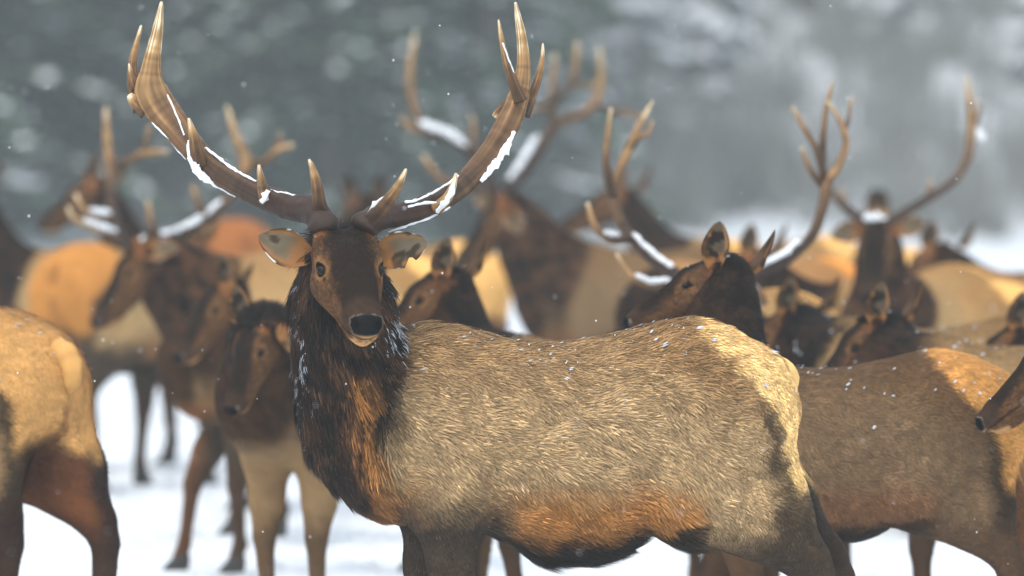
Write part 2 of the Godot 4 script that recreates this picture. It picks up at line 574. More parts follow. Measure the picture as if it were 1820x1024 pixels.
func fur(called: String, parent: Node3D, mesh: Mesh, v: PackedVector3Array, n: PackedVector3Array, c: PackedColorArray, idx: PackedInt32Array, count: int, how: Callable, keep: Callable, m: Material, up := -0.004) -> void:
	# count locks spread evenly over the surface; how(p, n) -> [flow, length, width, tint]
	var cum := PackedFloat32Array()
	var tris := PackedInt32Array()
	var sum := 0.0
	for t in range(0, idx.size(), 3):
		var a := v[idx[t]]
		var mid := (a + v[idx[t + 1]] + v[idx[t + 2]]) / 3.0
		var k: float = keep.call(mid, n[idx[t]])
		if k <= 0.0:
			continue
		sum += (v[idx[t + 1]] - a).cross(v[idx[t + 2]] - a).length() * k
		cum.append(sum)
		tris.append(t)
	if sum == 0.0:
		return
	var buf := PackedFloat32Array()
	buf.resize(count * 16)
	var made := 0
	for i in count:
		var t := tris[mini(cum.bsearch(sum * (i + rng.randf()) / count), tris.size() - 1)]
		var u := rng.randf()
		var w := rng.randf()
		if u + w > 1.0:
			u = 1.0 - u
			w = 1.0 - w
		var a := idx[t]
		var b := idx[t + 1]
		var d := idx[t + 2]
		var p := v[a] + (v[b] - v[a]) * u + (v[d] - v[a]) * w
		var nn := (n[a] + (n[b] - n[a]) * u + (n[d] - n[a]) * w).normalized()
		var h: Array = how.call(p, nn)
		var flow: Vector3 = h[0]
		flow = flow - nn * flow.dot(nn)
		if flow.length() < 0.01 or h[1] <= 0.0:
			continue
		flow = flow.normalized()
		var x := flow.cross(nn)
		var col: Color = (c[a] + (c[b] - c[a]) * u + (c[d] - c[a]) * w) * h[3] if h.size() < 5 else h[4]
		var l: float = h[1]
		var g: float = h[2]
		var o := made * 16
		p += nn * (up * rng.randf_range(0.6, 1.4))
		buf[o] = x.x * g; buf[o + 1] = flow.x * l; buf[o + 2] = nn.x * l; buf[o + 3] = p.x
		buf[o + 4] = x.y * g; buf[o + 5] = flow.y * l; buf[o + 6] = nn.y * l; buf[o + 7] = p.y
		buf[o + 8] = x.z * g; buf[o + 9] = flow.z * l; buf[o + 10] = nn.z * l; buf[o + 11] = p.z
		buf[o + 12] = col.r; buf[o + 13] = col.g; buf[o + 14] = col.b; buf[o + 15] = 1.0
		made += 1
	var mm := MultiMesh.new()
	mm.transform_format = MultiMesh.TRANSFORM_3D
	mm.use_colors = true
	mm.mesh = mesh
	mm.instance_count = made
	buf.resize(made * 16)
	mm.buffer = buf
	var o := MultiMeshInstance3D.new()
	o.name = called
	o.multimesh = mm
	o.material_override = m
	o.set_meta("kind", "stuff")
	parent.add_child(o, true)

func make_elk(o: Dictionary) -> Node3D:
	var bull: bool = o.get("bull", false)
	o.bull = bull
	var s: float = o.get("size", 1.0 if bull else 0.9)
	o.seed = float(o.get("seed", 1)) * 13.7
	for k in ["coat", "rump", "leg"]:
		if not o.has(k):
			o[k] = pal[k]
	var root := Node3D.new()
	root.name = numbered("bull_elk" if bull else "cow_elk")
	add_child(root)
	var d: float = o.d
	root.position = Vector3(W(o.x, 512, d).x, 0, -d)
	root.rotation.y = deg_to_rad(o.yaw)
	root.scale = Vector3(s, s, s)
	tag(root, o.label, "elk", "elk of the herd")
	var inv := root.transform.affine_inverse()
	# head frame in the elk's own axes
	var hp: Vector3 = inv * W(o.head[0], o.head[1], d - o.head[2])
	var hb := Basis.from_euler(Vector3(0, deg_to_rad(o.look[0] - o.yaw), 0)) * Basis(Vector3(0, 0, 1), deg_to_rad(-o.look[1])) * Basis(Vector3(1, 0, 0), deg_to_rad(o.look[2] if o.look.size() > 2 else 0.0))
	var hs: float = o.get("head_size", 1.0)
	var head := Transform3D(hb.scaled_local(Vector3(hs, hs, hs)), hp)
	# body
	clear_bones()
	torso_tables(bull)
	with_torso = true
	var nb: Vector3 = o.get("neck_base", Vector3(0.50, 1.13, 0))
	var ne := head * Vector3(-0.02, -0.075, 0)
	var nc := nb.lerp(ne, 0.5) + Vector3(0.06, -0.05, 0)
	if o.has("neck_bend"):
		nc += o.neck_bend
	var neck := []
	var rad: Array = [0.27, 0.245, 0.215, 0.18, 0.15, 0.105] if bull else [0.23, 0.185, 0.15, 0.125, 0.11, 0.09]
	if o.has("neck_r"):
		rad = o.neck_r
	for i in 6:
		var t := i / 5.0
		neck.append(nb.lerp(nc, t).lerp(nc.lerp(ne, t), t))
	for i in 5:
		bone(neck[i], neck[i + 1], rad[i], rad[i + 1], 0.07, 1)
	var axis: Vector3 = (ne - nb).normalized()
	var throat := hb.x - axis * hb.x.dot(axis)
	throat = throat.normalized() if throat.length() > 0.05 else Vector3(1, 0, 0)
	if bull:
		bone(nb + Vector3(0.05, -0.04, 0), neck[3] + throat * 0.06, 0.14, 0.09, 0.08, 5)
	var hooves := legs(o, s)
	var lo := Vector3(-0.9, 0.05, -0.42)
	var hi := Vector3(0.95, 1.52, 0.42)
	for i in bA.size():
		for p in [bA[i], bA[i] + bD[i]]:
			var r := maxf(bR[i], bR[i] + bQ[i]) + 0.04
			lo = lo.min(p - Vector3(r, minf(r, 0.06) if p.y < 0.5 else r, r))
			hi = hi.max(p + Vector3(r, r, r))
	var net := surface_net(lo, hi, o.get("cell", 0.028))
	var v: PackedVector3Array = net[0]
	var idx: PackedInt32Array = net[1]
	var n := smooth_normals(v, idx)
	var c := PackedColorArray()
	c.resize(v.size())
	for i in v.size():
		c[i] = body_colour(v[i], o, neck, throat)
	var nbody := idx.size()
	# head, on a finer grid of its own
	clear_bones()
	head_bones(bull, (head.affine_inverse() * (neck[3] as Vector3) - Vector3(-0.01, -0.075, 0)).normalized())
	var hn := surface_net(Vector3(-0.22, -0.29, -0.2), Vector3(0.5, 0.12, 0.2), o.get("head_cell", 0.013))
	var hv: PackedVector3Array = hn[0]
	var hi2: PackedInt32Array = hn[1]
	var hnrm := smooth_normals(hv, hi2)
	var base := v.size()
	for i in hv.size():
		v.append(head * hv[i])
		n.append((hb * hnrm[i]).normalized())
		var fc := face_colour(hv[i], hnrm[i], o)
		c.append(fc)
	for i in hi2:
		idx.append(i + base)
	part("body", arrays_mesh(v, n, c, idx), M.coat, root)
	# eyes
	for sd in [1.0, -1.0]:
		var e := part("eye", M.eye_mesh, M.eye, root)
		e.transform = Transform3D(hb * 1.0, head * Vector3(0.152, -0.029, 0.077 * sd)).scaled_local(Vector3(hs, hs * 0.76, hs))
	# ears: [direction, opening] in world axes, made local
	var ears: Array = o.get("ears", [[Vector3(0.05, 1, 0.1), Vector3(-0.35, 0.1, 1)], [Vector3(0.66, 0.75, -0.1), Vector3(0.7, -0.6, 0.3), Vector3(0.11, 0.04, 0.05)]])
	var ib := root.basis.orthonormalized().inverse()
	for k in 2:
		var sd := 1.0 if k == 0 else -1.0
		if (root.basis * hb.z).z < -0.3 * s:
			sd = -sd
		var ydir: Vector3 = (ib * ears[k][0]).normalized()
		var zdir: Vector3 = ib * ears[k][1]
		zdir = (zdir - ydir * zdir.dot(ydir)).normalized()
		var em := part("ear", M.torn_ear if o.get("torn", -1) == k else (M.bull_ear if bull else M.cow_ear), M.coat, root)
		var at: Vector3 = head * Vector3(0.015, -0.03, 0.07 * sd)
		if ears[k].size() > 2:
			at += ib * ears[k][2]
		em.transform = Transform3D(Basis(ydir.cross(zdir), ydir, zdir), at)
		if o.get("torn", -1) == k:
			tag(em, "ear with a torn notch in its edge", "")
	# tail
	var ts: float = o.get("tail", 0.6)
	var tp := []
	for k in 5:
		tp.append([Vector3(-0.735, 1.275, 0) + Vector3([0.0, -0.05, -0.075, -0.075, -0.065][k], [0.0, -0.02, -0.07, -0.13, -0.16][k], 0) * ts, [0.05, 0.045, 0.04, 0.03, 0.006][k] * (0.4 + 0.6 * ts), 1.0])
	part("tail", tube(tp, 10, 0.02, func(_t, _a, p): return o.rump * (0.8 + 0.2 * nz.get_noise_3d(p.x * 40, p.y * 40, 3)), 0.2, Vector3(0, 0, 1)), M.coat, root)
	for h in hooves:
		var ho := part("hoof", M.hoof_mesh, M.hoof, root)
		ho.position = h
	# antlers
	if o.has("antlers"):
		for a in o.antlers:
			make_antler(root, inv, d - o.head[2], a, o)
	o.out = {"v": v, "n": n, "c": c, "idx": idx, "nbody": nbody, "neck": neck, "throat": throat, "head": head, "root": root, "base": base}
	return root

func antler_colour(t: float, a: float, p: Vector3, tip: float) -> Color:
	var w := nz.get_noise_3d(p.x * 26.0, p.y * 26.0, p.z * 26.0)
	var g := nz.get_noise_3d(cos(a) * 4.0, sin(a) * 4.0, t * 1.6) + 0.6 * nz.get_noise_3d(cos(a) * 10.0, sin(a) * 10.0, t * 3.5)
	var f := clampf(t * tip + w * 0.06 + g * 0.12, 0.0, 1.0)
	var c := fade(pal.antdark, pal.antmid, sst(0.2, 0.7, f))
	c = fade(c, pal.anttan, sst(0.66, 0.92, f))
	c = fade(c, pal.anttip, sst(0.9, 1.0, f))
	var sp := nz.get_noise_3d(p.x * 130.0, p.y * 60.0, p.z * 130.0)
	return c * (1.0 + g * 0.5 + w * 0.2 + sp * 0.35)

func make_antler(root: Node3D, inv: Transform3D, d: float, a: Dictionary, o: Dictionary) -> void:
	# points: [px, py, towards the camera, width in pixels of the photograph, flatness]
	var thin := 0.9
	var conv := func(list: Array) -> Array:
		var r := []
		for q in list:
			var dd: float = d - q[2]
			var p: Vector3 = W(q[0], q[1], dd)
			r.append([inv * p, q[3] * 0.5 * dd / F / root.scale.x * thin, q[4] if q.size() > 4 else 0.9])
		return r
	var facing := (inv.basis * Vector3(0, 0, 1)).normalized()
	var sides: int = o.get("antler_sides", 10)
	var step: float = o.get("antler_step", 0.03)
	var beam: Array = conv.call(a.beam)
	var tip: float = a.get("tip", 1.0)
	var an := part("antler", tube(beam, sides, step, func(t, q, p): return antler_colour(t, q, p, tip), 0.28, facing), M.antler, root)
	for tl in a.tines:
		var from: float = a.get("tine_from", 0.25)
		var pale: float = 0.0
		var list: Array = tl
		if typeof(tl[0]) == TYPE_FLOAT:
			from = tl[0]
			list = tl.slice(1)
		part("tine", tube(conv.call(list), sides, step, func(t, q, p): return antler_colour(from + (1.0 - from) * t, q, p, 1.0), 0.22, facing), M.antler, an)
	for sl in a.get("snow", []):
		thin = 0.66 if d < 27.0 else 0.5
		part("snow_crust", tube(conv.call(sl), 9, 0.012, func(_t, _q, p): return pal.snow, 0.95, facing), M.snow, an)

# ---------------------------------------------------------------- the place
func ground_y(x: float, z: float) -> float:
	var h := nz.get_noise_2d(x * 1.6, z * 1.6) * 0.07 + nz.get_noise_2d(x * 5.0 + 40.0, z * 5.0) * 0.08 + nz.get_noise_2d(x * 0.25, z * 0.25) * 0.05
	var far := maxf(0.0, -z - 118.0)
	h *= 1.0 + far * 0.05
	return h - 0.04 + far * far * 0.0028 / (1.0 + far * 0.012) + far * 0.02 * nz.get_noise_2d(x * 0.4, z * 0.4)

func make_ground() -> void:
	var xs := PackedFloat32Array()
	var zs := PackedFloat32Array()
	var x := 0.0
	var half := [0.0]
	while x < 700.0:
		x += 0.11 if x < 4.5 else (x - 4.5) * 0.16 + 0.11
		half.append(x)
	for i in range(half.size() - 1, 0, -1):
		xs.append(-half[i])
	for h in half:
		xs.append(h)
	var z := 80.0
	while z > -700.0:
		zs.append(z)
		z -= clampf((z + 20.0) * 0.2, 0.14, 20.0) if z > -20.0 else (0.14 if z > -48.0 else 0.14 + (-z - 48.0) * 0.05)
	var v := PackedVector3Array()
	var idx := PackedInt32Array()
	for b in zs:
		for a in xs:
			v.append(Vector3(a, ground_y(a, b), b))
	var w := xs.size()
	for j in zs.size() - 1:
		for i in w - 1:
			var p := j * w + i
			idx.append_array([p, p + w, p + 1, p + 1, p + w, p + w + 1])
	var m := flat_mat(Color(0.70, 0.715, 0.735), 0.75, 0.3)
	var nt := NoiseTexture2D.new()
	nt.width = 512
	nt.height = 512
	nt.seamless = true
	var fn := FastNoiseLite.new()
	fn.frequency = 0.03
	fn.fractal_octaves = 5
	nt.noise = fn
	m.heightmap_enabled = true
	m.heightmap_texture = nt
	m.heightmap_scale = 2.5
	m.uv1_triplanar = true
	m.uv1_world_triplanar = true
	m.uv1_scale = Vector3(0.9, 0.9, 0.9)
	var o := part("snow_ground", arrays_mesh(v, smooth_normals(v, idx), PackedColorArray(), idx), m, self)
	tag(o, "trampled white snow field rising into a snowy slope", "", "", "structure")

func make_tree(sd: int, h: float, bare: float, snowy: float) -> Node3D:
	var r := RandomNumberGenerator.new()
	r.seed = sd
	var root := Node3D.new()
	var rad := h * 0.013 + 0.05
	var tp := []
	for i in 7:
		var t := i / 6.0
		tp.append([Vector3(sin(t * 3.0 + sd) * 0.08, h * t - 0.3 * (1.0 - t), cos(t * 2.0 + sd) * 0.08), lerpf(rad * (1.25 if i == 0 else 1.0), 0.02, t), 1.0])
	var bark: Color = pal.bark
	part("trunk", tube(tp, 10, 0.5, func(_t, _a, p): return bark * (1.0 + 0.6 * nz.get_noise_3d(p.x * 20, p.y * 5, p.z * 20)), 0.2, Vector3(0, 0, 1)), M.bark, root)
	var v := PackedVector3Array()
	var c := PackedColorArray()
	var idx := PackedInt32Array()
	var sv := PackedVector3Array()
	var sidx := PackedInt32Array()
	var y := h * bare
	while y < h * 0.98:
		var t := (y - h * bare) / (h * (1.0 - bare))
		var reach := h * 0.19 * (1.0 - t * 0.9) * r.randf_range(0.65, 1.15) + 0.2
		var a := r.randf() * TAU
		var dir := Vector3(cos(a), 0, sin(a))
		var n := int(reach * 5.0) + 3
		var dead := r.randf() < 0.12
		for k in n:
			var f := (k + 0.6) / n
			var p := Vector3(0, y, 0) + dir * reach * f + Vector3(0, 0.12 * reach * f - 0.42 * reach * f * f, 0)
			for side in ([] if dead else [-1.0, 1.0, 0.0]):
				var out: Vector3 = (dir + dir.cross(Vector3.UP) * side * 0.9 + Vector3(0, r.randf_range(-0.35, 0.1), 0)).normalized()
				var l := (0.5 - 0.25 * f) * r.randf_range(0.7, 1.3)
				var wd := out.cross(Vector3(r.randf_range(-0.5, 0.5), 1, r.randf_range(-0.5, 0.5))).normalized() * 0.13
				var g: Color = pal.needle * r.randf_range(0.6, 1.5)
				var b := v.size()
				v.append_array([p - wd * 0.5, p + wd * 0.5, p + out * l * 0.6 + wd, p + out * l * 0.6 - wd, p + out * l])
				for _q in 5:
					c.append(g)
				idx.append_array([b, b + 1, b + 2, b, b + 2, b + 3, b + 3, b + 2, b + 4])
				if r.randf() < snowy:
					var sb := sv.size()
					var up := Vector3(0, 0.025, 0)
					var q := p + out * l * 0.1
					sv.append_array([q - wd * 0.7 + up, q + wd * 0.7 + up, q + out * l * 0.7 + wd * 0.8 + up, q + out * l * 0.7 - wd * 0.8 + up, q + out * l * 0.35 + up * (7.0 if snowy > 0.5 else 3.0)])
					sidx.append_array([sb, sb + 1, sb + 4, sb + 1, sb + 2, sb + 4, sb + 2, sb + 3, sb + 4, sb + 3, sb, sb + 4])
		# the bough itself
		var bb := v.size()
		var e := Vector3(0, y, 0) + dir * reach + Vector3(0, -0.3 * reach, 0)
		var mid := Vector3(0, y, 0) + dir * reach * 0.5 + Vector3(0, -0.045 * reach, 0)
		v.append_array([Vector3(0, y + 0.04, 0), Vector3(0, y - 0.04, 0), mid + Vector3(0, 0.025, 0), mid - Vector3(0, 0.025, 0), e])
		for _q in 5:
			c.append(bark)
		idx.append_array([bb, bb + 2, bb + 1, bb + 1, bb + 2, bb + 3, bb + 2, bb + 4, bb + 3])
		y += r.randf_range(0.05, 0.13) * h / 12.0 + 0.02
	var cr := part("crown", arrays_mesh(v, smooth_normals(v, idx), c, idx), M.needle, root)
	cr.set_meta("kind", "stuff")
	var sn := part("snow", arrays_mesh(sv, smooth_normals(sv, sidx), PackedColorArray(), sidx), M.snow_flat, root)
	sn.set_meta("kind", "stuff")
	return root

func _ready() -> void:
	rng.seed = 7
	nz.seed = 3
	nz.frequency = 1.0
	nz.noise_type = FastNoiseLite.TYPE_SIMPLEX_SMOOTH
	nz.fractal_octaves = 2
	# camera: a long lens, wide open, focused on the bull
	cam = Camera3D.new()
	cam.name = "camera"
	cam.fov = rad_to_deg(2.0 * atan(512.0 / F))
	cam.position = Vector3(0, EYE, 0)
	cam.rotation.x = -atan((512.0 - 223.0) / F)
	cam.far = 2000.0
	cam.near = 0.5
	add_child(cam)
	var at := CameraAttributesPhysical.new()
	at.frustum_focal_length = 35.0 * F / 1024.0
	at.exposure_aperture = at.frustum_focal_length / 105.0
	at.frustum_focus_distance = 24.85
	at.frustum_far = 2000.0
	cam.attributes = at
	cam.fov = rad_to_deg(2.0 * atan(512.0 / F))
	# overcast, falling snow
	var we := WorldEnvironment.new()
	we.name = "weather"
	var env := Environment.new()
	env.background_mode = Environment.BG_SKY
	var sky := Sky.new()
	var sm := ProceduralSkyMaterial.new()
	sm.sky_top_color = Color(0.86, 0.90, 0.95)
	sm.sky_horizon_color = Color(0.78, 0.82, 0.87)
	sm.sky_curve = 0.3
	sm.ground_bottom_color = Color(0.75, 0.77, 0.8)
	sm.ground_horizon_color = Color(0.75, 0.77, 0.8)
	sky.sky_material = sm
	env.sky = sky
	env.tonemap_mode = Environment.TONE_MAPPER_LINEAR
	env.tonemap_exposure = 2.5
	env.sdfgi_enabled = true
	env.ssao_enabled = true
	env.ssil_enabled = true
	env.fog_enabled = true
	env.fog_density = 0.0018
	env.fog_light_color = Color(0.74, 0.775, 0.775)
	we.environment = env
	add_child(we)
	var sun := DirectionalLight3D.new()
	sun.name = "veiled_sun"
	sun.light_energy = 0.34
	sun.light_color = Color(1.0, 0.98, 0.95)
	sun.light_angular_distance = 20.0
	sun.shadow_enabled = true
	sun.rotation_degrees = Vector3(-52, -28, 0)
	add_child(sun)

	# colours, as the things themselves have them
	pal = {
		"coat": lin(170, 138, 94), "rump": lin(226, 172, 100), "leg": lin(66, 53, 42), "orange": lin(188, 124, 62), "dark": lin(36, 26, 20), "rust": lin(122, 78, 46),
		"mane": lin(26, 20, 17), "maneb": lin(74, 50, 34), "shin": lin(66, 47, 34), "face": lin(86, 58, 38), "facetan": lin(160, 116, 72), "facedark": lin(34, 27, 23),
		"chin": lin(196, 148, 98), "nose": lin(27, 26, 27), "black": lin(14, 12, 12), "belly": lin(128, 92, 60), "earin": lin(150, 104, 62), "eargrey": lin(112, 99, 80), "earback": lin(92, 70, 54),
		"antdark": lin(58, 42, 33), "antmid": lin(104, 76, 50), "anttan": lin(170, 132, 86), "anttip": lin(232, 212, 178), "snow": Color(0.86, 0.88, 0.9),
		"bark": lin(62, 54, 50), "needle": Color(0.095, 0.135, 0.085),
	}
	M.coat = mat(0.9, 0.1)
	M.fur = mat(0.75, 0.22)
	M.antler = mat(0.6, 0.35)
	M.snow = mat(0.8, 0.3)
	M.snow_flat = flat_mat(Color(0.85, 0.87, 0.9), 0.8, 0.3)
	M.bark = mat(0.9, 0.2)
	M.needle = mat(0.7, 0.25)
	M.eye = flat_mat(Color(0.01, 0.008, 0.008), 0.06, 0.22)
	M.hoof = flat_mat(Color(0.03, 0.026, 0.022), 0.5, 0.4)
	var es := SphereMesh.new()
	es.radius = 0.0205
	es.height = 0.041
	es.radial_segments = 20
	es.rings = 12
	M.eye_mesh = es
	M.bull_ear = ear_mesh(0.19, 0.115, false, false, 1)
	M.torn_ear = ear_mesh(0.185, 0.115, true, false, 2)
	M.cow_ear = ear_mesh(0.205, 0.105, false, true, 3)
	M.hoof_mesh = hoof_mesh()

	make_ground()
	forest()
	herd()
	snowfall()

func forest() -> void:
	var protos := [make_tree(11, 13.0, 0.02, 0.13), make_tree(12, 15.0, 0.05, 0.14), make_tree(13, 17.0, 0.10, 0.8), make_tree(14, 4.5, 0.01, 0.85), make_tree(15, 9.0, 0.01, 0.85), make_tree(16, 17.0, 0.34, 0.3)]
	var r := RandomNumberGenerator.new()
	r.seed = 21
	var spots := []
	for px in [40, 215, 330, 455, 610, 700, 860]:
		spots.append([float(px) + r.randf_range(-25, 25), r.randf_range(124, 140), 1])
	for i in 52:
		spots.append([-150.0 + 1030.0 * r.randf(), r.randf_range(122, 180), r.randi() % 3 % 2])
	for px in [445, 590, 868, 948, 1440]:
		spots.append([float(px), r.randf_range(121, 127) + (45.0 if px > 900 else 0.0), 5])
	for i in 8:
		spots.append([880.0 + 1000.0 * (i + r.randf()) / 8.0, r.randf_range(150, 180), 3])
	for px in [935, 1110, 1290, 1440, 1600, 1745]:
		spots.append([float(px) + r.randf_range(-25, 25), r.randf_range(170, 190), 2])
	for i in 16:
		spots.append([880.0 + 1000.0 * (i % 8 + r.randf()) / 8.0, 190.0 + 30.0 * (i / 8) + r.randf_range(-8, 8), 2 + r.randi() % 3])
	for i in 24:      # the belt of forest goes on to both sides
		spots.append([-1500.0 + 1350.0 * r.randf(), r.randf_range(124, 175), r.randi() % 2])
		spots.append([1980.0 + 1300.0 * r.randf(), r.randf_range(160, 230), 2 + r.randi() % 3])
	for s in spots:
		var t: Node3D = protos[s[2]].duplicate()
		t.name = numbered("conifer_tree")
		add_child(t)
		var d: float = s[1]
		var x := W(s[0], 300, d).x
		t.position = Vector3(x, ground_y(x, -d), -d)
		t.rotation.y = r.randf() * TAU
		var k := r.randf_range(0.85, 1.15)
		t.scale = Vector3(k, k, k)
		if s[2] == 5:
			tag(t, "blurred bare trunked pine standing in front of the other trees", "tree", "bare trunked pines at the edge of the field")
		elif s[2] < 2:
			tag(t, "blurred dark green conifer at the far edge of the field on the left", "tree", "dark conifers beyond the snow field")
		else:
			tag(t, "blurred snow laden conifer on the pale slope to the right", "tree", "snowy conifers on the slope")
	for p in protos:
		p.free()
	# bare brush standing in the snow of the slope
	var st := PackedVector3Array()
	var si := PackedInt32Array()
	for i in 60:
		var a := r.randf() * TAU
		var lean := Vector3(cos(a), 0, sin(a)) * r.randf_range(0.1, 0.9)
		var p := lean * 0.25
		var q := lean + Vector3(0, r.randf_range(0.5, 1.5), 0)
		var sdv := (q - p).cross(Vector3(sin(a * 3.0), 0.2, cos(a * 3.0))).normalized() * 0.014
		var b := st.size()
		st.append_array([p - sdv, p + sdv, q + sdv * 0.5, q - sdv * 0.5])
		si.append_array([b, b + 1, b + 2, b, b + 2, b + 3])
	var mm := MultiMesh.new()
	mm.transform_format = MultiMesh.TRANSFORM_3D
	mm.mesh = arrays_mesh(st, smooth_normals(st, si), PackedColorArray(), si)
	mm.instance_count = 1500
	for i in 1500:
		var z := -127.0 - 110.0 * r.randf()
		var x := r.randf_range(-0.08, 0.09) * -z
		mm.set_instance_transform(i, Transform3D(Basis(Vector3.UP, r.randf() * TAU) * Basis.from_scale(Vector3.ONE * r.randf_range(0.5, 1.3)), Vector3(x, ground_y(x, z) - 0.05, z)))
	var o := MultiMeshInstance3D.new()
	o.name = "brush"
	o.multimesh = mm
	o.material_override = flat_mat(lin(132, 130, 126), 0.9, 0.2)
	add_child(o)
	tag(o, "thin bare brush sticking out of the snowy slope", "brush", "", "stuff")

func snowfall() -> void:
	var m := SphereMesh.new()
	m.radius = 0.5
	m.height = 1.0
	m.radial_segments = 6
	m.rings = 3
	var mm := MultiMesh.new()
	mm.transform_format = MultiMesh.TRANSFORM_3D
	mm.mesh = m
	var list := []
	var r := RandomNumberGenerator.new()
	r.seed = 5
	for i in 620:
		var d := r.randf_range(18.0, 40.0)
		var p := Vector3(r.randf_range(-0.085, 0.085) * d, 0.0, -d)
		p.y = r.randf_range(0.3, 3.2)
		list.append(Transform3D(Basis.from_scale(Vector3.ONE * r.randf_range(0.0025, 0.006)), p))
	mm.instance_count = list.size()
	for i in list.size():
		mm.set_instance_transform(i, list[i])
	var o := MultiMeshInstance3D.new()
	o.name = "falling_snow"
	o.multimesh = mm
	o.material_override = M.snow_flat
	add_child(o)
	tag(o, "sparse small snowflakes falling through the air", "snow", "", "stuff")

func herd() -> void:
	main_bull()
	others()

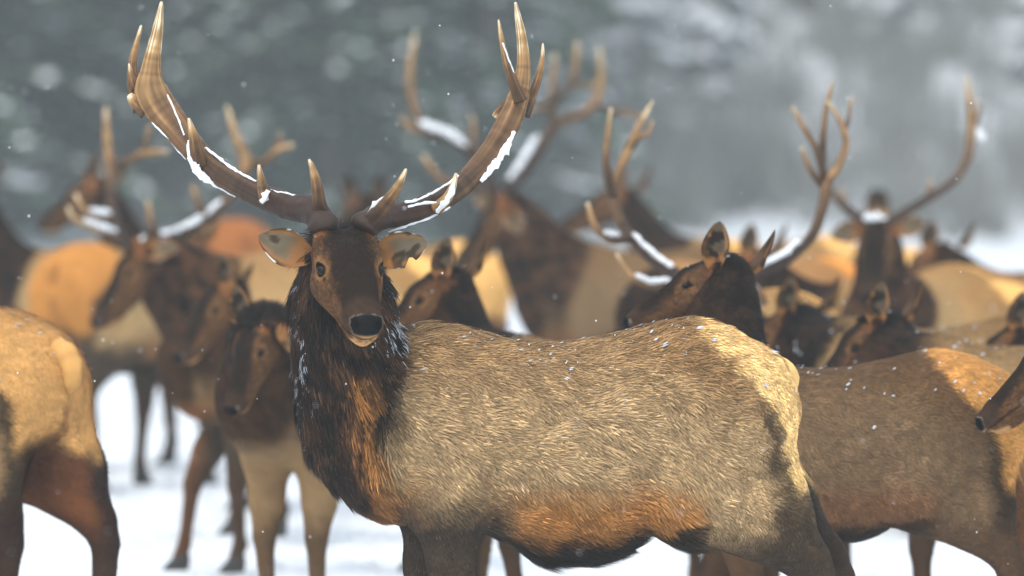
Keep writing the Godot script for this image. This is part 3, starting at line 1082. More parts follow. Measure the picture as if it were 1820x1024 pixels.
func main_bull() -> void:
	var o := {
		"bull": true, "d": 25.0, "x": 1000.0, "yaw": 187.0, "head": [609.0, 428.0, 0.36], "look": [-79.0, 20.0, 0.0], "head_size": 1.17, "neck_base": Vector3(0.64, 1.11, 0), "neck_r": [0.20, 0.178, 0.156, 0.139, 0.129, 0.10], "chest": lin(150, 100, 56), "tail": 0.55, "cell": 0.0155, "head_cell": 0.0048, "seed": 1, "streak": true, "torn": 1, "mane_x": 0.595, "mane_up": 0.1,
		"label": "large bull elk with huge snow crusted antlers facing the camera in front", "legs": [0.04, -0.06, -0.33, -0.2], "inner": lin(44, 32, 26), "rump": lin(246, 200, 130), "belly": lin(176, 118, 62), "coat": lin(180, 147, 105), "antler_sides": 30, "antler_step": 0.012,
		"ears": [[Vector3(-0.92, 0.36, 0.12), Vector3(0.1, -0.1, 1), Vector3(-0.02, -0.015, 0)], [Vector3(0.93, 0.30, 0.08), Vector3(-0.15, 0.0, 1), Vector3(0.02, -0.02, 0)]],
		"antlers": [
			{"beam": [[576.0, 412.0, 0.05, 50.0], [574.0, 402.0, 0.045, 60.0], [571.0, 393.0, 0.035, 54.0], [552.0, 374.0, -0.02, 54.0], [515.0, 368.0, -0.08, 50.0, 0.8], [470.0, 350.0, -0.15, 47.0, 0.8], [420.0, 325.0, -0.22, 46.0, 0.8], [375.0, 297.0, -0.28, 47.0, 0.75], [345.0, 265.0, -0.33, 50.0, 0.7], [312.0, 225.0, -0.38, 58.0, 0.6], [284.0, 190.0, -0.41, 66.0, 0.5], [268.0, 158.0, -0.42, 62.0, 0.5], [268.0, 125.0, -0.42, 40.0, 0.6], [273.0, 90.0, -0.41, 29.0, 0.8], [281.0, 48.0, -0.40, 20.0, 0.9], [287.0, 3.0, -0.38, 5.0]],
				"tip": 1.0, "tines": [
					[0.12, [574.0, 392.0, 0.0, 34.0], [568.0, 366.0, 0.04, 29.0], [564.0, 335.0, 0.09, 23.0], [557.0, 305.0, 0.12, 15.0], [549.0, 283.0, 0.13, 4.0]],
					[0.55, [472.0, 358.0, -0.12, 26.0], [466.0, 330.0, -0.08, 19.0], [462.0, 308.0, -0.05, 12.0], [460.0, 293.0, -0.04, 5.0]],
					[0.3, [356.0, 296.0, -0.28, 34.0], [348.0, 262.0, -0.24, 26.0], [342.0, 235.0, -0.22, 16.0], [335.0, 210.0, -0.21, 4.0]],
					[0.35, [256.0, 190.0, -0.43, 46.0, 0.5], [240.0, 160.0, -0.45, 30.0, 0.6], [235.0, 125.0, -0.46, 19.0], [240.0, 88.0, -0.46, 13.0], [251.0, 45.0, -0.45, 4.0]],
					[0.4, [242.0, 160.0, -0.44, 22.0, 0.6], [234.0, 135.0, -0.44, 12.0], [229.0, 113.0, -0.43, 3.0]],
					[0.3, [262.0, 195.0, -0.42, 40.0, 0.5], [240.0, 180.0, -0.42, 26.0, 0.5], [229.0, 168.0, -0.42, 10.0, 0.6]]],
				"snow": [
					[[545.0, 359.0, -0.03, 5.0], [520.0, 347.0, -0.07, 7.0], [495.0, 343.0, -0.1, 7.0], [478.0, 343.0, -0.12, 10.0], [470.0, 345.0, -0.12, 7.0]],
					[[455.0, 322.0, -0.16, 4.0], [420.0, 304.0, -0.21, 6.0], [390.0, 282.0, -0.25, 7.0], [365.0, 262.0, -0.28, 5.0]],
					[[335.0, 250.0, -0.29, 5.0], [338.0, 275.0, -0.26, 13.0], [350.0, 300.0, -0.25, 19.0, 0.6], [366.0, 318.0, -0.25, 16.0, 0.6], [392.0, 334.0, -0.25, 7.0], [418.0, 350.0, -0.22, 3.0]],
					[[476.0, 338.0, -0.06, 9.0], [470.0, 352.0, -0.06, 15.0, 0.7], [466.0, 360.0, -0.07, 7.0]],
					[[330.0, 283.0, -0.32, 4.0], [300.0, 248.0, -0.36, 4.0], [270.0, 218.0, -0.38, 3.0]],
					[[327.0, 240.0, -0.31, 3.0], [312.0, 200.0, -0.35, 4.0], [297.0, 168.0, -0.38, 3.0]]]},
			{"beam": [[643.0, 409.0, 0.04, 46.0], [648.0, 401.0, 0.035, 58.0], [656.0, 394.0, 0.03, 50.0], [682.0, 384.0, -0.02, 50.0], [725.0, 378.0, -0.08, 44.0, 0.8], [768.0, 362.0, -0.14, 44.0, 0.8], [808.0, 340.0, -0.2, 44.0, 0.8], [845.0, 305.0, -0.26, 45.0, 0.75], [878.0, 262.0, -0.32, 46.0, 0.7], [905.0, 215.0, -0.37, 48.0, 0.65], [922.0, 170.0, -0.40, 40.0, 0.7], [930.0, 125.0, -0.41, 28.0, 0.8], [928.0, 75.0, -0.41, 21.0, 0.9], [921.0, 32.0, -0.40, 13.0], [916.0, 4.0, -0.39, 4.0]],
				"tip": 1.0, "tines": [
					[0.15, [655.0, 398.0, 0.04, 38.0], [678.0, 372.0, 0.09, 29.0], [698.0, 346.0, 0.14, 21.0], [712.0, 322.0, 0.17, 14.0], [722.0, 300.0, 0.18, 4.0]],
					[0.75, [775.0, 372.0, -0.1, 26.0], [795.0, 352.0, -0.06, 20.0], [805.0, 330.0, -0.04, 14.0], [811.0, 308.0, -0.03, 5.0]],
					[0.35, [925.0, 180.0, -0.36, 26.0], [910.0, 140.0, -0.34, 19.0], [898.0, 100.0, -0.33, 14.0], [890.0, 62.0, -0.33, 9.0], [886.0, 35.0, -0.33, 3.0]],
					[0.35, [930.0, 205.0, -0.42, 26.0], [946.0, 170.0, -0.44, 19.0], [958.0, 135.0, -0.45, 15.0], [964.0, 102.0, -0.45, 9.0], [965.0, 77.0, -0.45, 3.0]],
					[0.3, [908.0, 185.0, -0.42, 26.0, 0.6], [890.0, 198.0, -0.43, 22.0, 0.6], [879.0, 209.0, -0.43, 12.0, 0.6]]],
				"snow": [
					[[655.0, 378.0, 0.05, 6.0], [668.0, 362.0, 0.09, 9.0], [682.0, 350.0, 0.11, 4.0]],
					[[720.0, 360.0, -0.05, 5.0], [750.0, 352.0, -0.08, 5.0], [790.0, 330.0, -0.13, 5.0], [815.0, 312.0, -0.17, 3.0]],
					[[725.0, 368.0, -0.04, 4.0], [755.0, 361.0, -0.06, 5.0], [776.0, 360.0, -0.06, 4.0]],
					[[690.0, 412.0, -0.04, 3.0], [725.0, 400.0, -0.07, 6.0], [770.0, 384.0, -0.12, 5.0], [800.0, 368.0, -0.15, 3.0]],
					[[776.0, 378.0, -0.06, 7.0], [790.0, 362.0, -0.035, 13.0, 0.7], [802.0, 342.0, -0.02, 11.0, 0.7], [808.0, 322.0, -0.015, 6.0]],
					[[855.0, 322.0, -0.22, 5.0], [872.0, 302.0, -0.25, 15.0, 0.7], [890.0, 278.0, -0.28, 17.0, 0.7], [904.0, 255.0, -0.31, 14.0, 0.7], [913.0, 233.0, -0.34, 5.0]],
					[[893.0, 76.0, -0.32, 3.0], [902.0, 100.0, -0.32, 4.0], [913.0, 130.0, -0.33, 3.0]]]}],
	}
	var root := make_elk(o)
	var q: Dictionary = o.out
	var neck: Array = q.neck
	var throat: Vector3 = q.throat
	var inv: Transform3D = root.transform.affine_inverse()
	var eye: Vector3 = inv * cam.position
	var hx: Transform3D = (q.head as Transform3D).affine_inverse()
	var down: Vector3 = (neck[0] - neck[-1]).normalized()
	var body_idx: PackedInt32Array = (q.idx as PackedInt32Array).slice(0, q.nbody)
	var head_idx: PackedInt32Array = (q.idx as PackedInt32Array).slice(q.nbody)
	var seen := func(p: Vector3, n: Vector3) -> float:
		return 0.0 if n.dot((eye - p).normalized()) < -0.3 or p.y < 0.5 else 1.0
	var how := func(p: Vector3, n: Vector3) -> Array:
		var w := nz.get_noise_3d(p.x * 4.0, p.y * 4.0, p.z * 4.0)
		var w2 := nz.get_noise_3d(p.x * 14.0 + 9.0, p.y * 14.0, p.z * 14.0)
		var flow := Vector3(-1.0, -0.35 - 0.5 * sst(0.35, 0.6, p.x) - 0.5 * sst(1.2, 0.9, p.y) + w * 1.1 + w2 * 0.8, 0)
		var wn := sst(0.57, 0.65, p.x) * sst(0.85, 1.0, p.y) if p.y < 1.5 else 1.0
		flow = flow.lerp(down + throat * w * 0.5 + n.cross(down) * w2 * 0.5, wn)
		var leg := sst(0.85, 0.68, p.y) * (1.0 if p.x > 0.25 or p.x < -0.4 else 0.0)
		flow = flow.lerp(Vector3(-0.25, -1, 0), leg)
		var l := lerpf(lerpf(0.05, 0.088, wn), 0.016, leg)
		l = lerpf(l, 0.085, sst(0.75, 0.66, p.y) * (1.0 - leg))
		l = lerpf(l, 0.03, sst(-0.5, -0.6, p.x) * (1.0 - leg))
		var tint := exp(rng.randfn(-0.05, lerpf(0.32, 0.5, wn)) + w2 * 0.22 + w * 0.12)
		return [flow, l * rng.randf_range(0.6, 1.3) * (1.0 + w2 * 0.5), lerpf(0.015, 0.011, leg) * rng.randf_range(0.6, 1.4), tint]
	fur("fur", root, strand_mesh(1, 3, 0.8, 0.2), q.v, q.n, q.c, body_idx, 130000, how, seen, M.fur)
	var how_head := func(p: Vector3, n: Vector3) -> Array:
		var a := hx * p
		var flow: Vector3 = q.head.basis * Vector3(-1, -0.15 + nz.get_noise_3d(p.x * 20.0, p.y * 20.0, p.z * 20.0) * 0.5, a.z * 4.0)
		var l := lerpf(0.008, 0.017, sst(0.3, 0.05, a.x))
		l *= sst(0.43, 0.40, a.x) if a.y > -0.115 else 1.0
		if (Vector3(a.x, a.y, absf(a.z)) - Vector3(0.152, -0.028, 0.09)).length() < 0.034:
			l = 0.0
		l = lerpf(l, 0.05, sst(-0.02, -0.1, a.x) * sst(-0.05, -0.1, a.y))
		return [flow, l * rng.randf_range(0.8, 1.3), l * 0.34, exp(rng.randfn(0.05, 0.5))]
	fur("face_fur", root, strand_mesh(2, 4, 0.8, 0.14), q.v, q.n, q.c, head_idx, 44000, how_head, seen, M.fur)
	# frost hanging in the mane on both sides of the neck, and flecks of snow along the back
	var frost_keep := func(p: Vector3, n: Vector3) -> float:
		if p.y < 1.02 or p.y > 1.56 or p.x < 0.56:
			return 0.0
		var px: Vector3 = root.transform * p
		var s: float = px.x - root.transform.origin.x
		var nw := root.basis * n
		var k := (sst(0.6, 0.95, -nw.x) + 1.3 * sst(0.5, 0.9, nw.x)) * (1.0 if nw.z > -0.4 else 0.0)
		return k * (0.06 + sst(0.0, 0.45, nz.get_noise_3d(p.x * 16.0, p.y * 7.0, p.z * 16.0)))
	var frost_how := func(p: Vector3, n: Vector3) -> Array:
		return [down + n * 0.3 + Vector3(rng.randf_range(-0.4, 0.4), 0, rng.randf_range(-0.4, 0.4)), rng.randf_range(0.012, 0.045), rng.randf_range(0.004, 0.011), 1.0, Color(0.74, 0.76, 0.8) * rng.randf_range(0.6, 1.0)]
	fur("frost", root, strand_mesh(3, 2, 0.6, 0.2), q.v, q.n, q.c, body_idx, 430, frost_how, frost_keep, M.fur, 0.017)
	var fleck_keep := func(p: Vector3, n: Vector3) -> float:
		if p.y < 1.2 or n.y < 0.1 or p.x > 0.55:
			return 0.0
		return sst(0.1, 0.5, nz.get_noise_3d(p.x * 5.0, p.y * 6.0, p.z * 6.0)) + sst(0.6, 0.95, n.y) * 0.35
	var fleck_how := func(p: Vector3, _n: Vector3) -> Array:
		return [Vector3(-1, rng.randf_range(-0.8, 0.2), 0), 0.004 + 0.02 * pow(rng.randf(), 2.5), 0.003 + 0.01 * pow(rng.randf(), 2.0), 1.0, Color(0.8, 0.82, 0.85) * rng.randf_range(0.6, 1.0)]
	fur("snow_flecks", root, strand_mesh(4, 2, 0.6, 0.35), q.v, q.n, q.c, body_idx, 260, fleck_how, fleck_keep, M.fur, 0.011)

func coat_fur(o: Dictionary, count: int, from_y: float, long := 1.0) -> void:
	# fur for the elk that stand close enough to the plane of focus to show it
	var q: Dictionary = o.out
	var root: Node3D = q.root
	var inv: Transform3D = root.transform.affine_inverse()
	var eye: Vector3 = inv * cam.position
	var hx: Transform3D = (q.head as Transform3D).affine_inverse()
	var down: Vector3 = (q.neck[0] - q.neck[-1]).normalized()
	var seen := func(p: Vector3, n: Vector3) -> float:
		if n.dot((eye - p).normalized()) < -0.3 or p.y < from_y:
			return 0.0
		return sst(0.40, 0.30, (hx * p).x)
	var how := func(p: Vector3, n: Vector3) -> Array:
		var w := nz.get_noise_3d(p.x * 4.0, p.y * 4.0, p.z * 4.0 + o.seed)
		var flow := Vector3(-1.0, -0.45 + w * 0.8, 0)
		var wn := sst(0.56, 0.72, p.x)
		flow = flow.lerp(down + n.cross(down) * w, wn)
		var leg := sst(0.85, 0.68, p.y)
		flow = flow.lerp(Vector3(-0.25, -1, 0), leg)
		var l := lerpf(lerpf(0.035, 0.075, wn), 0.015, leg)
		l = lerpf(l, 0.014, sst(0.0, 0.06, (hx * p).x))
		return [flow, l * long * rng.randf_range(0.75, 1.2), 0.016 * rng.randf_range(0.7, 1.3), exp(rng.randfn(0.0, o.get("grain", 0.22)))]
	fur("fur", root, strand_mesh(1, 4, 0.8, 0.16), q.v, q.n, q.c, q.idx, count, how, seen, M.fur)
	var fleck_keep := func(p: Vector3, n: Vector3) -> float:
		return 0.0 if n.y < 0.25 or p.y < 1.1 or p.x > 0.7 else sst(0.15, 0.5, nz.get_noise_3d(p.x * 5.0, p.y * 5.0, p.z * 5.0 + o.seed)) + sst(0.7, 1.0, n.y) * 0.3
	var fleck_how := func(p: Vector3, _n: Vector3) -> Array:
		return [Vector3(-1, rng.randf_range(-0.8, 0.2), 0), rng.randf_range(0.006, 0.018), rng.randf_range(0.005, 0.013), 1.0, Color(0.8, 0.82, 0.85) * rng.randf_range(0.6, 1.0)]
	fur("snow_flecks", root, strand_mesh(4, 2, 0.6, 0.35), q.v, q.n, q.c, q.idx, 90, fleck_how, fleck_keep, M.fur, 0.01)

func others() -> void:
	var list := [
		# nearest first; x is where the middle of the body stands, look is [heading, pitch, roll] of the head
		{"d": 28.0, "x": -150.0, "yaw": 140.0, "head": [-560.0, 480.0, -0.7], "look": [150.0, 25.0], "size": 0.99, "seed": 2, "cell": 0.02, "legs": [0.0, 0.1, -0.2, 0.1], "fur": 34000, "fy": 0.3, "grain": 0.13,
			"coat": lin(150, 118, 80), "rump": lin(222, 166, 98), "leg": lin(46, 32, 26), "inner": lin(104, 62, 36), "tail": 1.0, "label": "tan elk seen from behind with pale rump, cut off by the left edge"},
		{"d": 26.8, "x": 1478.0, "yaw": 178.0, "neck_base": Vector3(0.40, 1.15, 0), "neck_r": [0.23, 0.19, 0.17, 0.15, 0.13, 0.10], "long": 1.2, "belly": lin(128, 90, 60), "head": [1270.0, 470.0, -0.1], "head_size": 0.93, "look": [182.0, 24.0], "size": 0.9, "seed": 3, "cell": 0.02, "legs": [0.0, -0.15, -0.12, -0.02], "fur": 32000, "fy": 0.45,
			"coat": lin(128, 101, 72), "rump_from": -0.34, "rump": lin(226, 162, 88), "leg": lin(92, 68, 48), "ears": [[Vector3(0.06, 1, 0.0), Vector3(-0.25, 0.1, 1)], [Vector3(0.74, 0.7, -0.1), Vector3(0.6, -0.7, 0.25), Vector3(0.12, 0.01, 0.05)]],
			"label": "greyish brown cow elk standing behind the big bull's rump, looking left with upright ears"},
		{"d": 26.2, "x": 2390.0, "yaw": 180.0, "head": [1890.0, 600.0, 0.0], "look": [180.0, 36.0], "size": 0.92, "seed": 4, "fur": 5000, "fy": 0.4, "head_cell": 0.006,
			"label": "brown elk head with pale chin reaching in from the right edge"},
		{"d": 30.0, "x": 1045.0, "yaw": 186.0, "head": [782.0, 490.0, 0.0], "look": [190.0, 35.0], "size": 0.9, "seed": 5, "legs": [0.1, -0.1, -0.2, 0.15], "fur": 12000, "fy": 1.1,
			"label": "dark necked cow elk peering left over the big bull's shoulders"},
		{"d": 30.5, "x": 628.0, "yaw": 232.0, "head": [457.0, 574.0, 0.78], "head_size": 0.9, "look": [226.0, 57.0], "size": 0.92, "seed": 6, "legs": [0.02, -0.02, 0.0, -0.1], "fur": 14000, "fy": 0.3, "neck_bend": Vector3(0.1, 0.12, 0),
			"ears": [[Vector3(0.55, -0.6, 0.3), Vector3(-0.4, 0.2, 1), Vector3(0.05, 0.02, 0.04)], [Vector3(-0.35, 0.85, -0.1), Vector3(-0.4, 0.0, 1)]],
			"coat": lin(150, 122, 88), "leg": lin(146, 116, 80), "chest": lin(140, 112, 80), "label": "cow elk facing the camera with lowered head, left of the big bull"},
		{"d": 35.0, "x": 560.0, "yaw": 192.0, "head": [394.0, 508.0, 0.28], "look": [212.0, 45.0], "size": 0.9, "seed": 7, "legs": [0.25, 0.0, -0.1, 0.1],
			"ears": [[Vector3(-0.25, 1, 0.1), Vector3(-0.2, 0.1, 1)], [Vector3(0.75, 0.68, -0.2), Vector3(0.7, -0.5, 0.3), Vector3(0.06, 0, 0)]], "label": "brown cow elk with pale throat, between the left bull and the cow with lowered head"},
		{"bull": true, "d": 38.0, "x": 575.0, "yaw": 186.0, "head": [250.0, 440.0, 0.2], "look": [196.0, 48.0], "size": 1.0, "seed": 8, "legs": [0.0, -0.2, 0.0, 0.1],
			"ears": [[Vector3(0.7, 0.2, 0.5), Vector3(-0.3, 0.3, 1)], [Vector3(0.6, 0.5, -0.5), Vector3(0.5, 0.3, -0.7)]],
			"antlers": [
				{"beam": [[232.0, 440.0, 0.05, 24.0], [212.0, 415.0, 0.1, 22.0], [200.0, 375.0, 0.05, 20.0], [196.0, 330.0, 0.0, 20.0], [195.0, 290.0, -0.1, 22.0], [190.0, 245.0, -0.15, 17.0], [188.0, 190.0, -0.15, 6.0]],
					"tines": [[[230.0, 438.0, 0.1, 20.0], [205.0, 420.0, 0.2, 18.0], [160.0, 403.0, 0.35, 16.0], [128.0, 385.0, 0.4, 12.0], [121.0, 366.0, 0.4, 5.0]],
						[[205.0, 392.0, 0.05, 20.0], [175.0, 388.0, 0.15, 17.0], [148.0, 373.0, 0.2, 15.0], [134.0, 345.0, 0.2, 7.0]],
						[[194.0, 296.0, -0.1, 22.0], [225.0, 288.0, -0.15, 18.0], [255.0, 272.0, -0.2, 17.0], [297.0, 270.0, -0.25, 7.0]],
						[[252.0, 276.0, -0.2, 14.0], [260.0, 250.0, -0.2, 11.0], [267.0, 222.0, -0.2, 5.0]]],
					"snow": [[[205.0, 410.0, 0.22, 8.0], [180.0, 402.0, 0.32, 11.0], [150.0, 392.0, 0.4, 8.0]], [[195.0, 378.0, 0.08, 12.0], [178.0, 378.0, 0.16, 14.0], [160.0, 372.0, 0.2, 8.0]]]},
				{"beam": [[240.0, 438.0, -0.02, 26.0], [290.0, 427.0, -0.1, 24.0], [345.0, 404.0, -0.2, 22.0], [395.0, 366.0, -0.3, 20.0], [428.0, 312.0, -0.35, 20.0], [437.0, 288.0, -0.36, 26.0], [420.0, 245.0, -0.36, 17.0], [403.0, 188.0, -0.36, 6.0]],
					"tines": [[[278.0, 430.0, -0.05, 20.0], [268.0, 395.0, 0.0, 14.0], [262.0, 358.0, 0.0, 6.0]], [[365.0, 390.0, -0.22, 18.0], [352.0, 358.0, -0.2, 13.0], [341.0, 328.0, -0.2, 5.0]],
						[[436.0, 292.0, -0.36, 22.0], [468.0, 288.0, -0.4, 17.0], [495.0, 264.0, -0.42, 15.0], [522.0, 258.0, -0.42, 6.0]], [[490.0, 270.0, -0.42, 12.0], [499.0, 236.0, -0.42, 5.0]]],
					"snow": [[[285.0, 418.0, -0.08, 10.0], [330.0, 402.0, -0.16, 13.0], [370.0, 376.0, -0.22, 12.0], [392.0, 356.0, -0.27, 6.0]], [[232.0, 432.0, 0.06, 10.0], [262.0, 424.0, 0.0, 12.0]]]}],
			"label": "blurred bull elk on the left with snowy forked antlers, head turned left"},
		{"d": 43.0, "x": 232.0, "yaw": 58.0, "head": [335.0, 430.0, -1.1], "look": [40.0, 30.0], "size": 1.0, "seed": 9, "legs": [0.15, -0.15, 0.1, -0.1], "rump": lin(182, 122, 60), "label": "blurred elk walking away with orange rump, at the left behind the tan rump"},
		{"d": 46.0, "x": 420.0, "yaw": 180.0, "head": [165.0, 322.0, 0.0], "look": [180.0, 30.0], "size": 0.95, "seed": 10, "label": "blurred elk head with upright ears at far left above the orange rump"},
		{"d": 45.0, "x": 190.0, "yaw": 180.0, "head": [-60.0, 330.0, 0.0], "look": [180.0, 25.0], "size": 0.95, "seed": 11, "label": "blurred dark elk neck at the left edge of the herd"},
		{"d": 54.0, "x": 395.0, "yaw": 105.0, "head": [350.0, 430.0, -1.0], "look": [110.0, 40.0], "size": 1.0, "seed": 12, "rump": lin(150, 92, 48), "label": "far blurred elk with orange rump behind the left bull's antlers"},
		{"d": 40.5, "x": 560.0, "yaw": 160.0, "head": [330.0, 560.0, -0.2], "look": [170.0, 60.0], "size": 0.9, "seed": 13, "coat": lin(150, 116, 76), "rump": lin(196, 124, 58), "label": "blurred tan elk directly behind the big bull's head"},
		{"d": 48.0, "x": 720.0, "yaw": 150.0, "head": [648.0, 352.0, 0.0], "look": [120.0, 20.0], "size": 0.95, "seed": 14, "ears": [[Vector3(-0.35, 1, 0.0), Vector3(-0.5, 0.1, -1)], [Vector3(0.35, 1, 0), Vector3(0.5, 0.1, -1)]], "label": "blurred elk head seen from behind between the big bull's brow tines"},
		{"bull": true, "d": 43.0, "x": 1170.0, "yaw": 184.0, "head": [893.0, 360.0, 0.1], "look": [200.0, 42.0], "size": 1.0, "seed": 15, "coat": lin(122, 98, 70),
			"ears": [[Vector3(0.35, -0.7, 0.6), Vector3(-0.3, 0.3, 1)], [Vector3(-0.8, 0.5, -0.3), Vector3(-0.3, 0.3, 1)]],
			"antlers": [
				{"beam": [[882.0, 345.0, 0.0, 24.0], [850.0, 285.0, -0.05, 20.0], [805.0, 248.0, -0.1, 18.0], [755.0, 232.0, -0.15, 19.0], [738.0, 195.0, -0.2, 17.0], [728.0, 135.0, -0.2, 14.0], [738.0, 60.0, -0.2, 6.0]],
					"tines": [[[765.0, 235.0, -0.15, 16.0], [735.0, 232.0, -0.1, 14.0], [714.0, 208.0, -0.08, 6.0]], [[855.0, 335.0, 0.1, 16.0], [785.0, 318.0, 0.2, 15.0], [752.0, 275.0, 0.2, 6.0]], [[850.0, 285.0, 0.0, 14.0], [842.0, 250.0, 0.05, 12.0], [840.0, 205.0, 0.05, 5.0]]],
					"snow": [[[830.0, 258.0, -0.03, 10.0], [795.0, 235.0, -0.06, 14.0], [760.0, 222.0, -0.1, 16.0], [745.0, 215.0, -0.12, 8.0]]]},
				{"beam": [[900.0, 340.0, 0.0, 24.0], [945.0, 290.0, -0.1, 22.0], [985.0, 225.0, -0.2, 22.0], [1030.0, 205.0, -0.25, 19.0], [1058.0, 180.0, -0.28, 18.0], [1068.0, 140.0, -0.3, 14.0], [1065.0, 85.0, -0.3, 6.0]],
					"tines": [[[985.0, 225.0, -0.2, 18.0], [980.0, 180.0, -0.2, 16.0], [983.0, 140.0, -0.2, 12.0], [986.0, 95.0, -0.2, 5.0]], [[982.0, 180.0, -0.2, 16.0], [1008.0, 160.0, -0.25, 14.0], [1022.0, 125.0, -0.25, 12.0], [1025.0, 72.0, -0.25, 5.0]],
						[[1012.0, 150.0, -0.25, 10.0], [1035.0, 150.0, -0.25, 9.0], [1060.0, 152.0, -0.25, 8.0]], [[1058.0, 186.0, -0.28, 14.0], [1100.0, 198.0, -0.3, 12.0], [1150.0, 212.0, -0.3, 6.0]], [[982.0, 185.0, -0.2, 12.0], [960.0, 192.0, -0.15, 9.0], [935.0, 196.0, -0.15, 5.0]]],
					"snow": [[[905.0, 318.0, 0.0, 8.0], [930.0, 282.0, -0.07, 14.0], [955.0, 240.0, -0.12, 12.0]]]}],
			"label": "blurred bull elk behind the big bull's right antler, with tall many pointed antlers"},
		{"d": 48.0, "x": 1350.0, "yaw": 180.0, "head": [1100.0, 338.0, 0.0], "look": [183.0, 22.0], "size": 0.97, "seed": 16, "label": "blurred brown elk head with two pricked ears, above the back of the centre bull"},
		{"bull": true, "d": 33.0, "x": 1335.0, "yaw": 250.0, "head": [1268.0, 500.0, 0.85], "look": [255.0, 45.0], "size": 0.95, "seed": 17,
			"ears": [[Vector3(-0.8, -0.3, 0.3), Vector3(0, 0.2, 1)], [Vector3(0.8, -0.3, 0.3), Vector3(0, 0.2, 1)]],
			"antlers": [
				{"beam": [[1245.0, 510.0, 0.5, 26.0], [1200.0, 486.0, 0.42, 24.0], [1150.0, 452.0, 0.35, 23.0], [1112.0, 410.0, 0.3, 22.0], [1092.0, 365.0, 0.25, 24.0], [1095.0, 320.0, 0.22, 20.0], [1115.0, 270.0, 0.2, 18.0], [1135.0, 225.0, 0.2, 14.0], [1160.0, 180.0, 0.2, 5.0]],
					"tines": [[[1090.0, 350.0, 0.25, 20.0], [1078.0, 300.0, 0.25, 16.0], [1079.0, 250.0, 0.25, 12.0], [1086.0, 192.0, 0.25, 5.0]], [[1112.0, 275.0, 0.2, 15.0], [1132.0, 248.0, 0.2, 12.0], [1152.0, 236.0, 0.2, 9.0], [1160.0, 214.0, 0.2, 5.0]],
						[[1118.0, 424.0, 0.32, 20.0], [1085.0, 425.0, 0.4, 18.0], [1058.0, 405.0, 0.45, 15.0], [1044.0, 360.0, 0.45, 6.0]], [[1215.0, 500.0, 0.5, 20.0], [1160.0, 508.0, 0.6, 16.0], [1120.0, 490.0, 0.65, 13.0], [1096.0, 450.0, 0.65, 5.0]]],
					"snow": [[[1195.0, 474.0, 0.45, 9.0], [1160.0, 448.0, 0.38, 11.0], [1125.0, 415.0, 0.33, 7.0]], [[1190.0, 497.0, 0.6, 10.0], [1155.0, 499.0, 0.66, 11.0], [1130.0, 488.0, 0.68, 7.0]], [[1100.0, 418.0, 0.4, 8.0], [1075.0, 412.0, 0.46, 10.0]]]},
				{"beam": [[1295.0, 515.0, 0.45, 26.0], [1345.0, 488.0, 0.4, 25.0], [1400.0, 460.0, 0.3, 23.0], [1442.0, 420.0, 0.22, 22.0], [1462.0, 370.0, 0.18, 22.0], [1470.0, 325.0, 0.15, 22.0], [1490.0, 295.0, 0.12, 16.0], [1504.0, 255.0, 0.1, 14.0], [1492.0, 212.0, 0.1, 11.0], [1470.0, 180.0, 0.1, 5.0]],
					"tines": [[[1466.0, 335.0, 0.15, 16.0], [1440.0, 302.0, 0.18, 12.0], [1424.0, 262.0, 0.2, 5.0]], [[1466.0, 320.0, 0.15, 18.0], [1455.0, 275.0, 0.15, 14.0], [1432.0, 232.0, 0.15, 12.0], [1408.0, 190.0, 0.15, 5.0]], [[1462.0, 300.0, 0.12, 16.0], [1462.0, 250.0, 0.1, 14.0], [1468.0, 195.0, 0.08, 11.0], [1480.0, 145.0, 0.08, 5.0]], [[1500.0, 235.0, 0.1, 10.0], [1508.0, 210.0, 0.08, 8.0], [1514.0, 172.0, 0.08, 4.0]]],
					"snow": [[[1345.0, 474.0, 0.45, 9.0], [1385.0, 455.0, 0.36, 13.0], [1420.0, 428.0, 0.28, 9.0]]]}],
			"label": "bull elk hidden behind the looking cow, only its wide snowy antlers showing"},
		{"d": 40.0, "x": 1340.0, "yaw": 205.0, "head": [1120.0, 640.0, 0.3], "look": [200.0, 60.0], "size": 0.97, "seed": 18, "coat": lin(176, 136, 92), "rump": lin(216, 140, 66), "label": "blurred tan elk body between the hidden bull's antlers and the right bull"},
		{"d": 39.0, "x": 1640.0, "yaw": 180.0, "head": [1330.0, 450.0, 0.0], "look": [180.0, 30.0], "size": 0.9, "seed": 19, "label": "blurred elk of which one ear tip shows behind the looking cow's ears"},
		{"d": 32.0, "x": 1660.0, "yaw": 178.0, "head": [1402.0, 556.0, -0.1], "look": [170.0, 35.0], "size": 0.9, "seed": 20, "fur": 9000, "fy": 1.1, "label": "cow elk with a black nape and pricked ears, just right of the big bull's rump"},
		{"d": 29.5, "x": 1815.0, "yaw": 178.0, "head": [1552.0, 570.0, -0.1], "look": [188.0, 40.0], "size": 0.9, "seed": 21, "fur": 9000, "fy": 1.1, "label": "cow elk with a pale cupped ear behind the greyish cow's back"},
		{"bull": true, "d": 39.0, "x": 1640.0, "yaw": 245.0, "neck_r": [0.21, 0.17, 0.145, 0.125, 0.115, 0.09], "head": [1560.0, 400.0, 0.8], "look": [258.0, 48.0], "size": 0.95, "seed": 22,
			"ears": [[Vector3(-0.85, -0.1, 0.2), Vector3(0, 0.2, 1)], [Vector3(0.9, 0.25, 0.1), Vector3(0, 0.1, 1)]],
			"antlers": [
				{"beam": [[1546.0, 396.0, 0.3, 20.0], [1515.0, 378.0, 0.25, 18.0], [1488.0, 355.0, 0.2, 16.0], [1472.0, 330.0, 0.15, 15.0], [1462.0, 290.0, 0.1, 13.0], [1462.0, 250.0, 0.1, 5.0]], "tines": [[[1508.0, 375.0, 0.25, 13.0], [1500.0, 355.0, 0.28, 10.0], [1496.0, 335.0, 0.28, 4.0]]]},
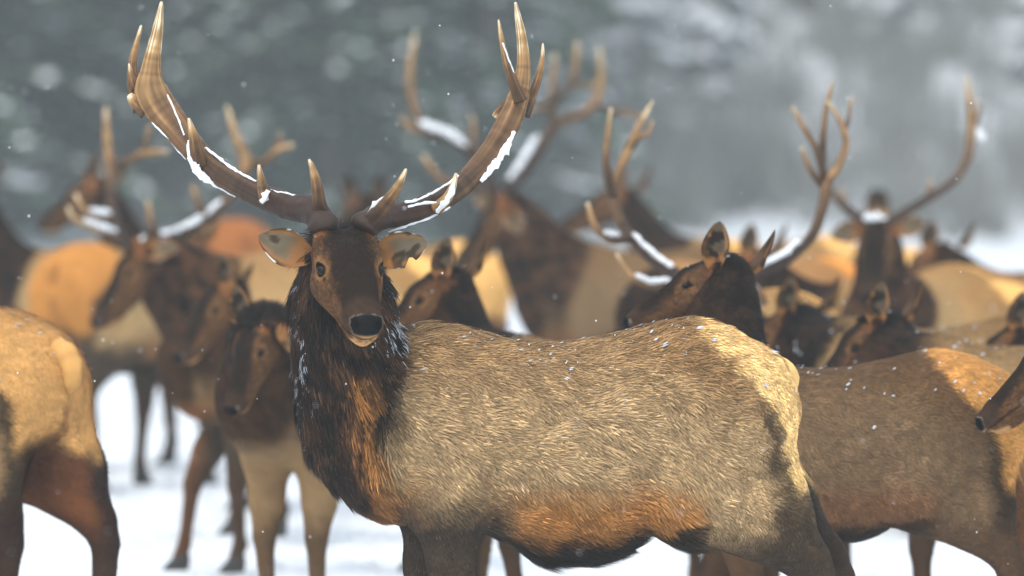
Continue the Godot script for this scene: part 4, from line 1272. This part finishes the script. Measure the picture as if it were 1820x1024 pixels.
				{"beam": [[1576.0, 396.0, 0.3, 20.0], [1610.0, 376.0, 0.25, 18.0], [1650.0, 352.0, 0.2, 17.0], [1692.0, 324.0, 0.12, 17.0], [1718.0, 285.0, 0.05, 18.0], [1727.0, 235.0, 0.0, 19.0], [1724.0, 185.0, 0.0, 13.0], [1718.0, 135.0, 0.0, 5.0]],
					"tines": [[[1652.0, 352.0, 0.2, 13.0], [1652.0, 335.0, 0.24, 9.0], [1654.0, 318.0, 0.25, 4.0]], [[1729.0, 225.0, 0.0, 14.0], [1738.0, 200.0, 0.0, 10.0], [1740.0, 178.0, 0.0, 4.0]]],
					"snow": [[[1535.0, 388.0, 0.32, 8.0], [1555.0, 384.0, 0.34, 16.0], [1575.0, 388.0, 0.32, 8.0]], [[1736.0, 228.0, 0.04, 6.0], [1744.0, 240.0, 0.04, 16.0], [1746.0, 252.0, 0.04, 5.0]]]}],
			"label": "blurred young bull elk on the right facing the camera, with thin upswept antlers"},
		{"d": 47.0, "x": 1590.0, "yaw": 100.0, "head": [1560.0, 378.0, 0.0], "look": [95.0, 20.0], "size": 0.93, "seed": 26, "ears": [[Vector3(-0.3, 1, 0.0), Vector3(-0.5, 0.1, -1)], [Vector3(0.3, 1, 0), Vector3(0.5, 0.1, -1)]], "label": "far blurred elk whose two ears show above the young bull's forehead"},
		{"d": 42.0, "x": 1960.0, "yaw": 180.0, "head": [1660.0, 440.0, 0.0], "look": [150.0, 35.0], "size": 0.9, "seed": 23, "label": "blurred dark elk head with one slanted ear, right of the young bull"},
		{"d": 40.5, "x": 1850.0, "yaw": 8.0, "head": [2180.0, 460.0, 0.0], "look": [0.0, 30.0], "size": 0.93, "seed": 24, "coat": lin(160, 122, 82), "label": "blurred tan elk body with dark back at the right edge"},
		{"d": 31.0, "x": 2060.0, "yaw": 180.0, "head": [1806.0, 584.0, 0.0], "look": [183.0, 38.0], "size": 0.9, "seed": 25, "fur": 2500, "fy": 1.0, "label": "cow elk with one slanted dark ear at the right edge, above the reaching head"},
	]
	for o in list:
		make_elk(o)
		if o.has("fur"):
			coat_fur(o, o.fur, o.fy, o.get("long", 1.0))
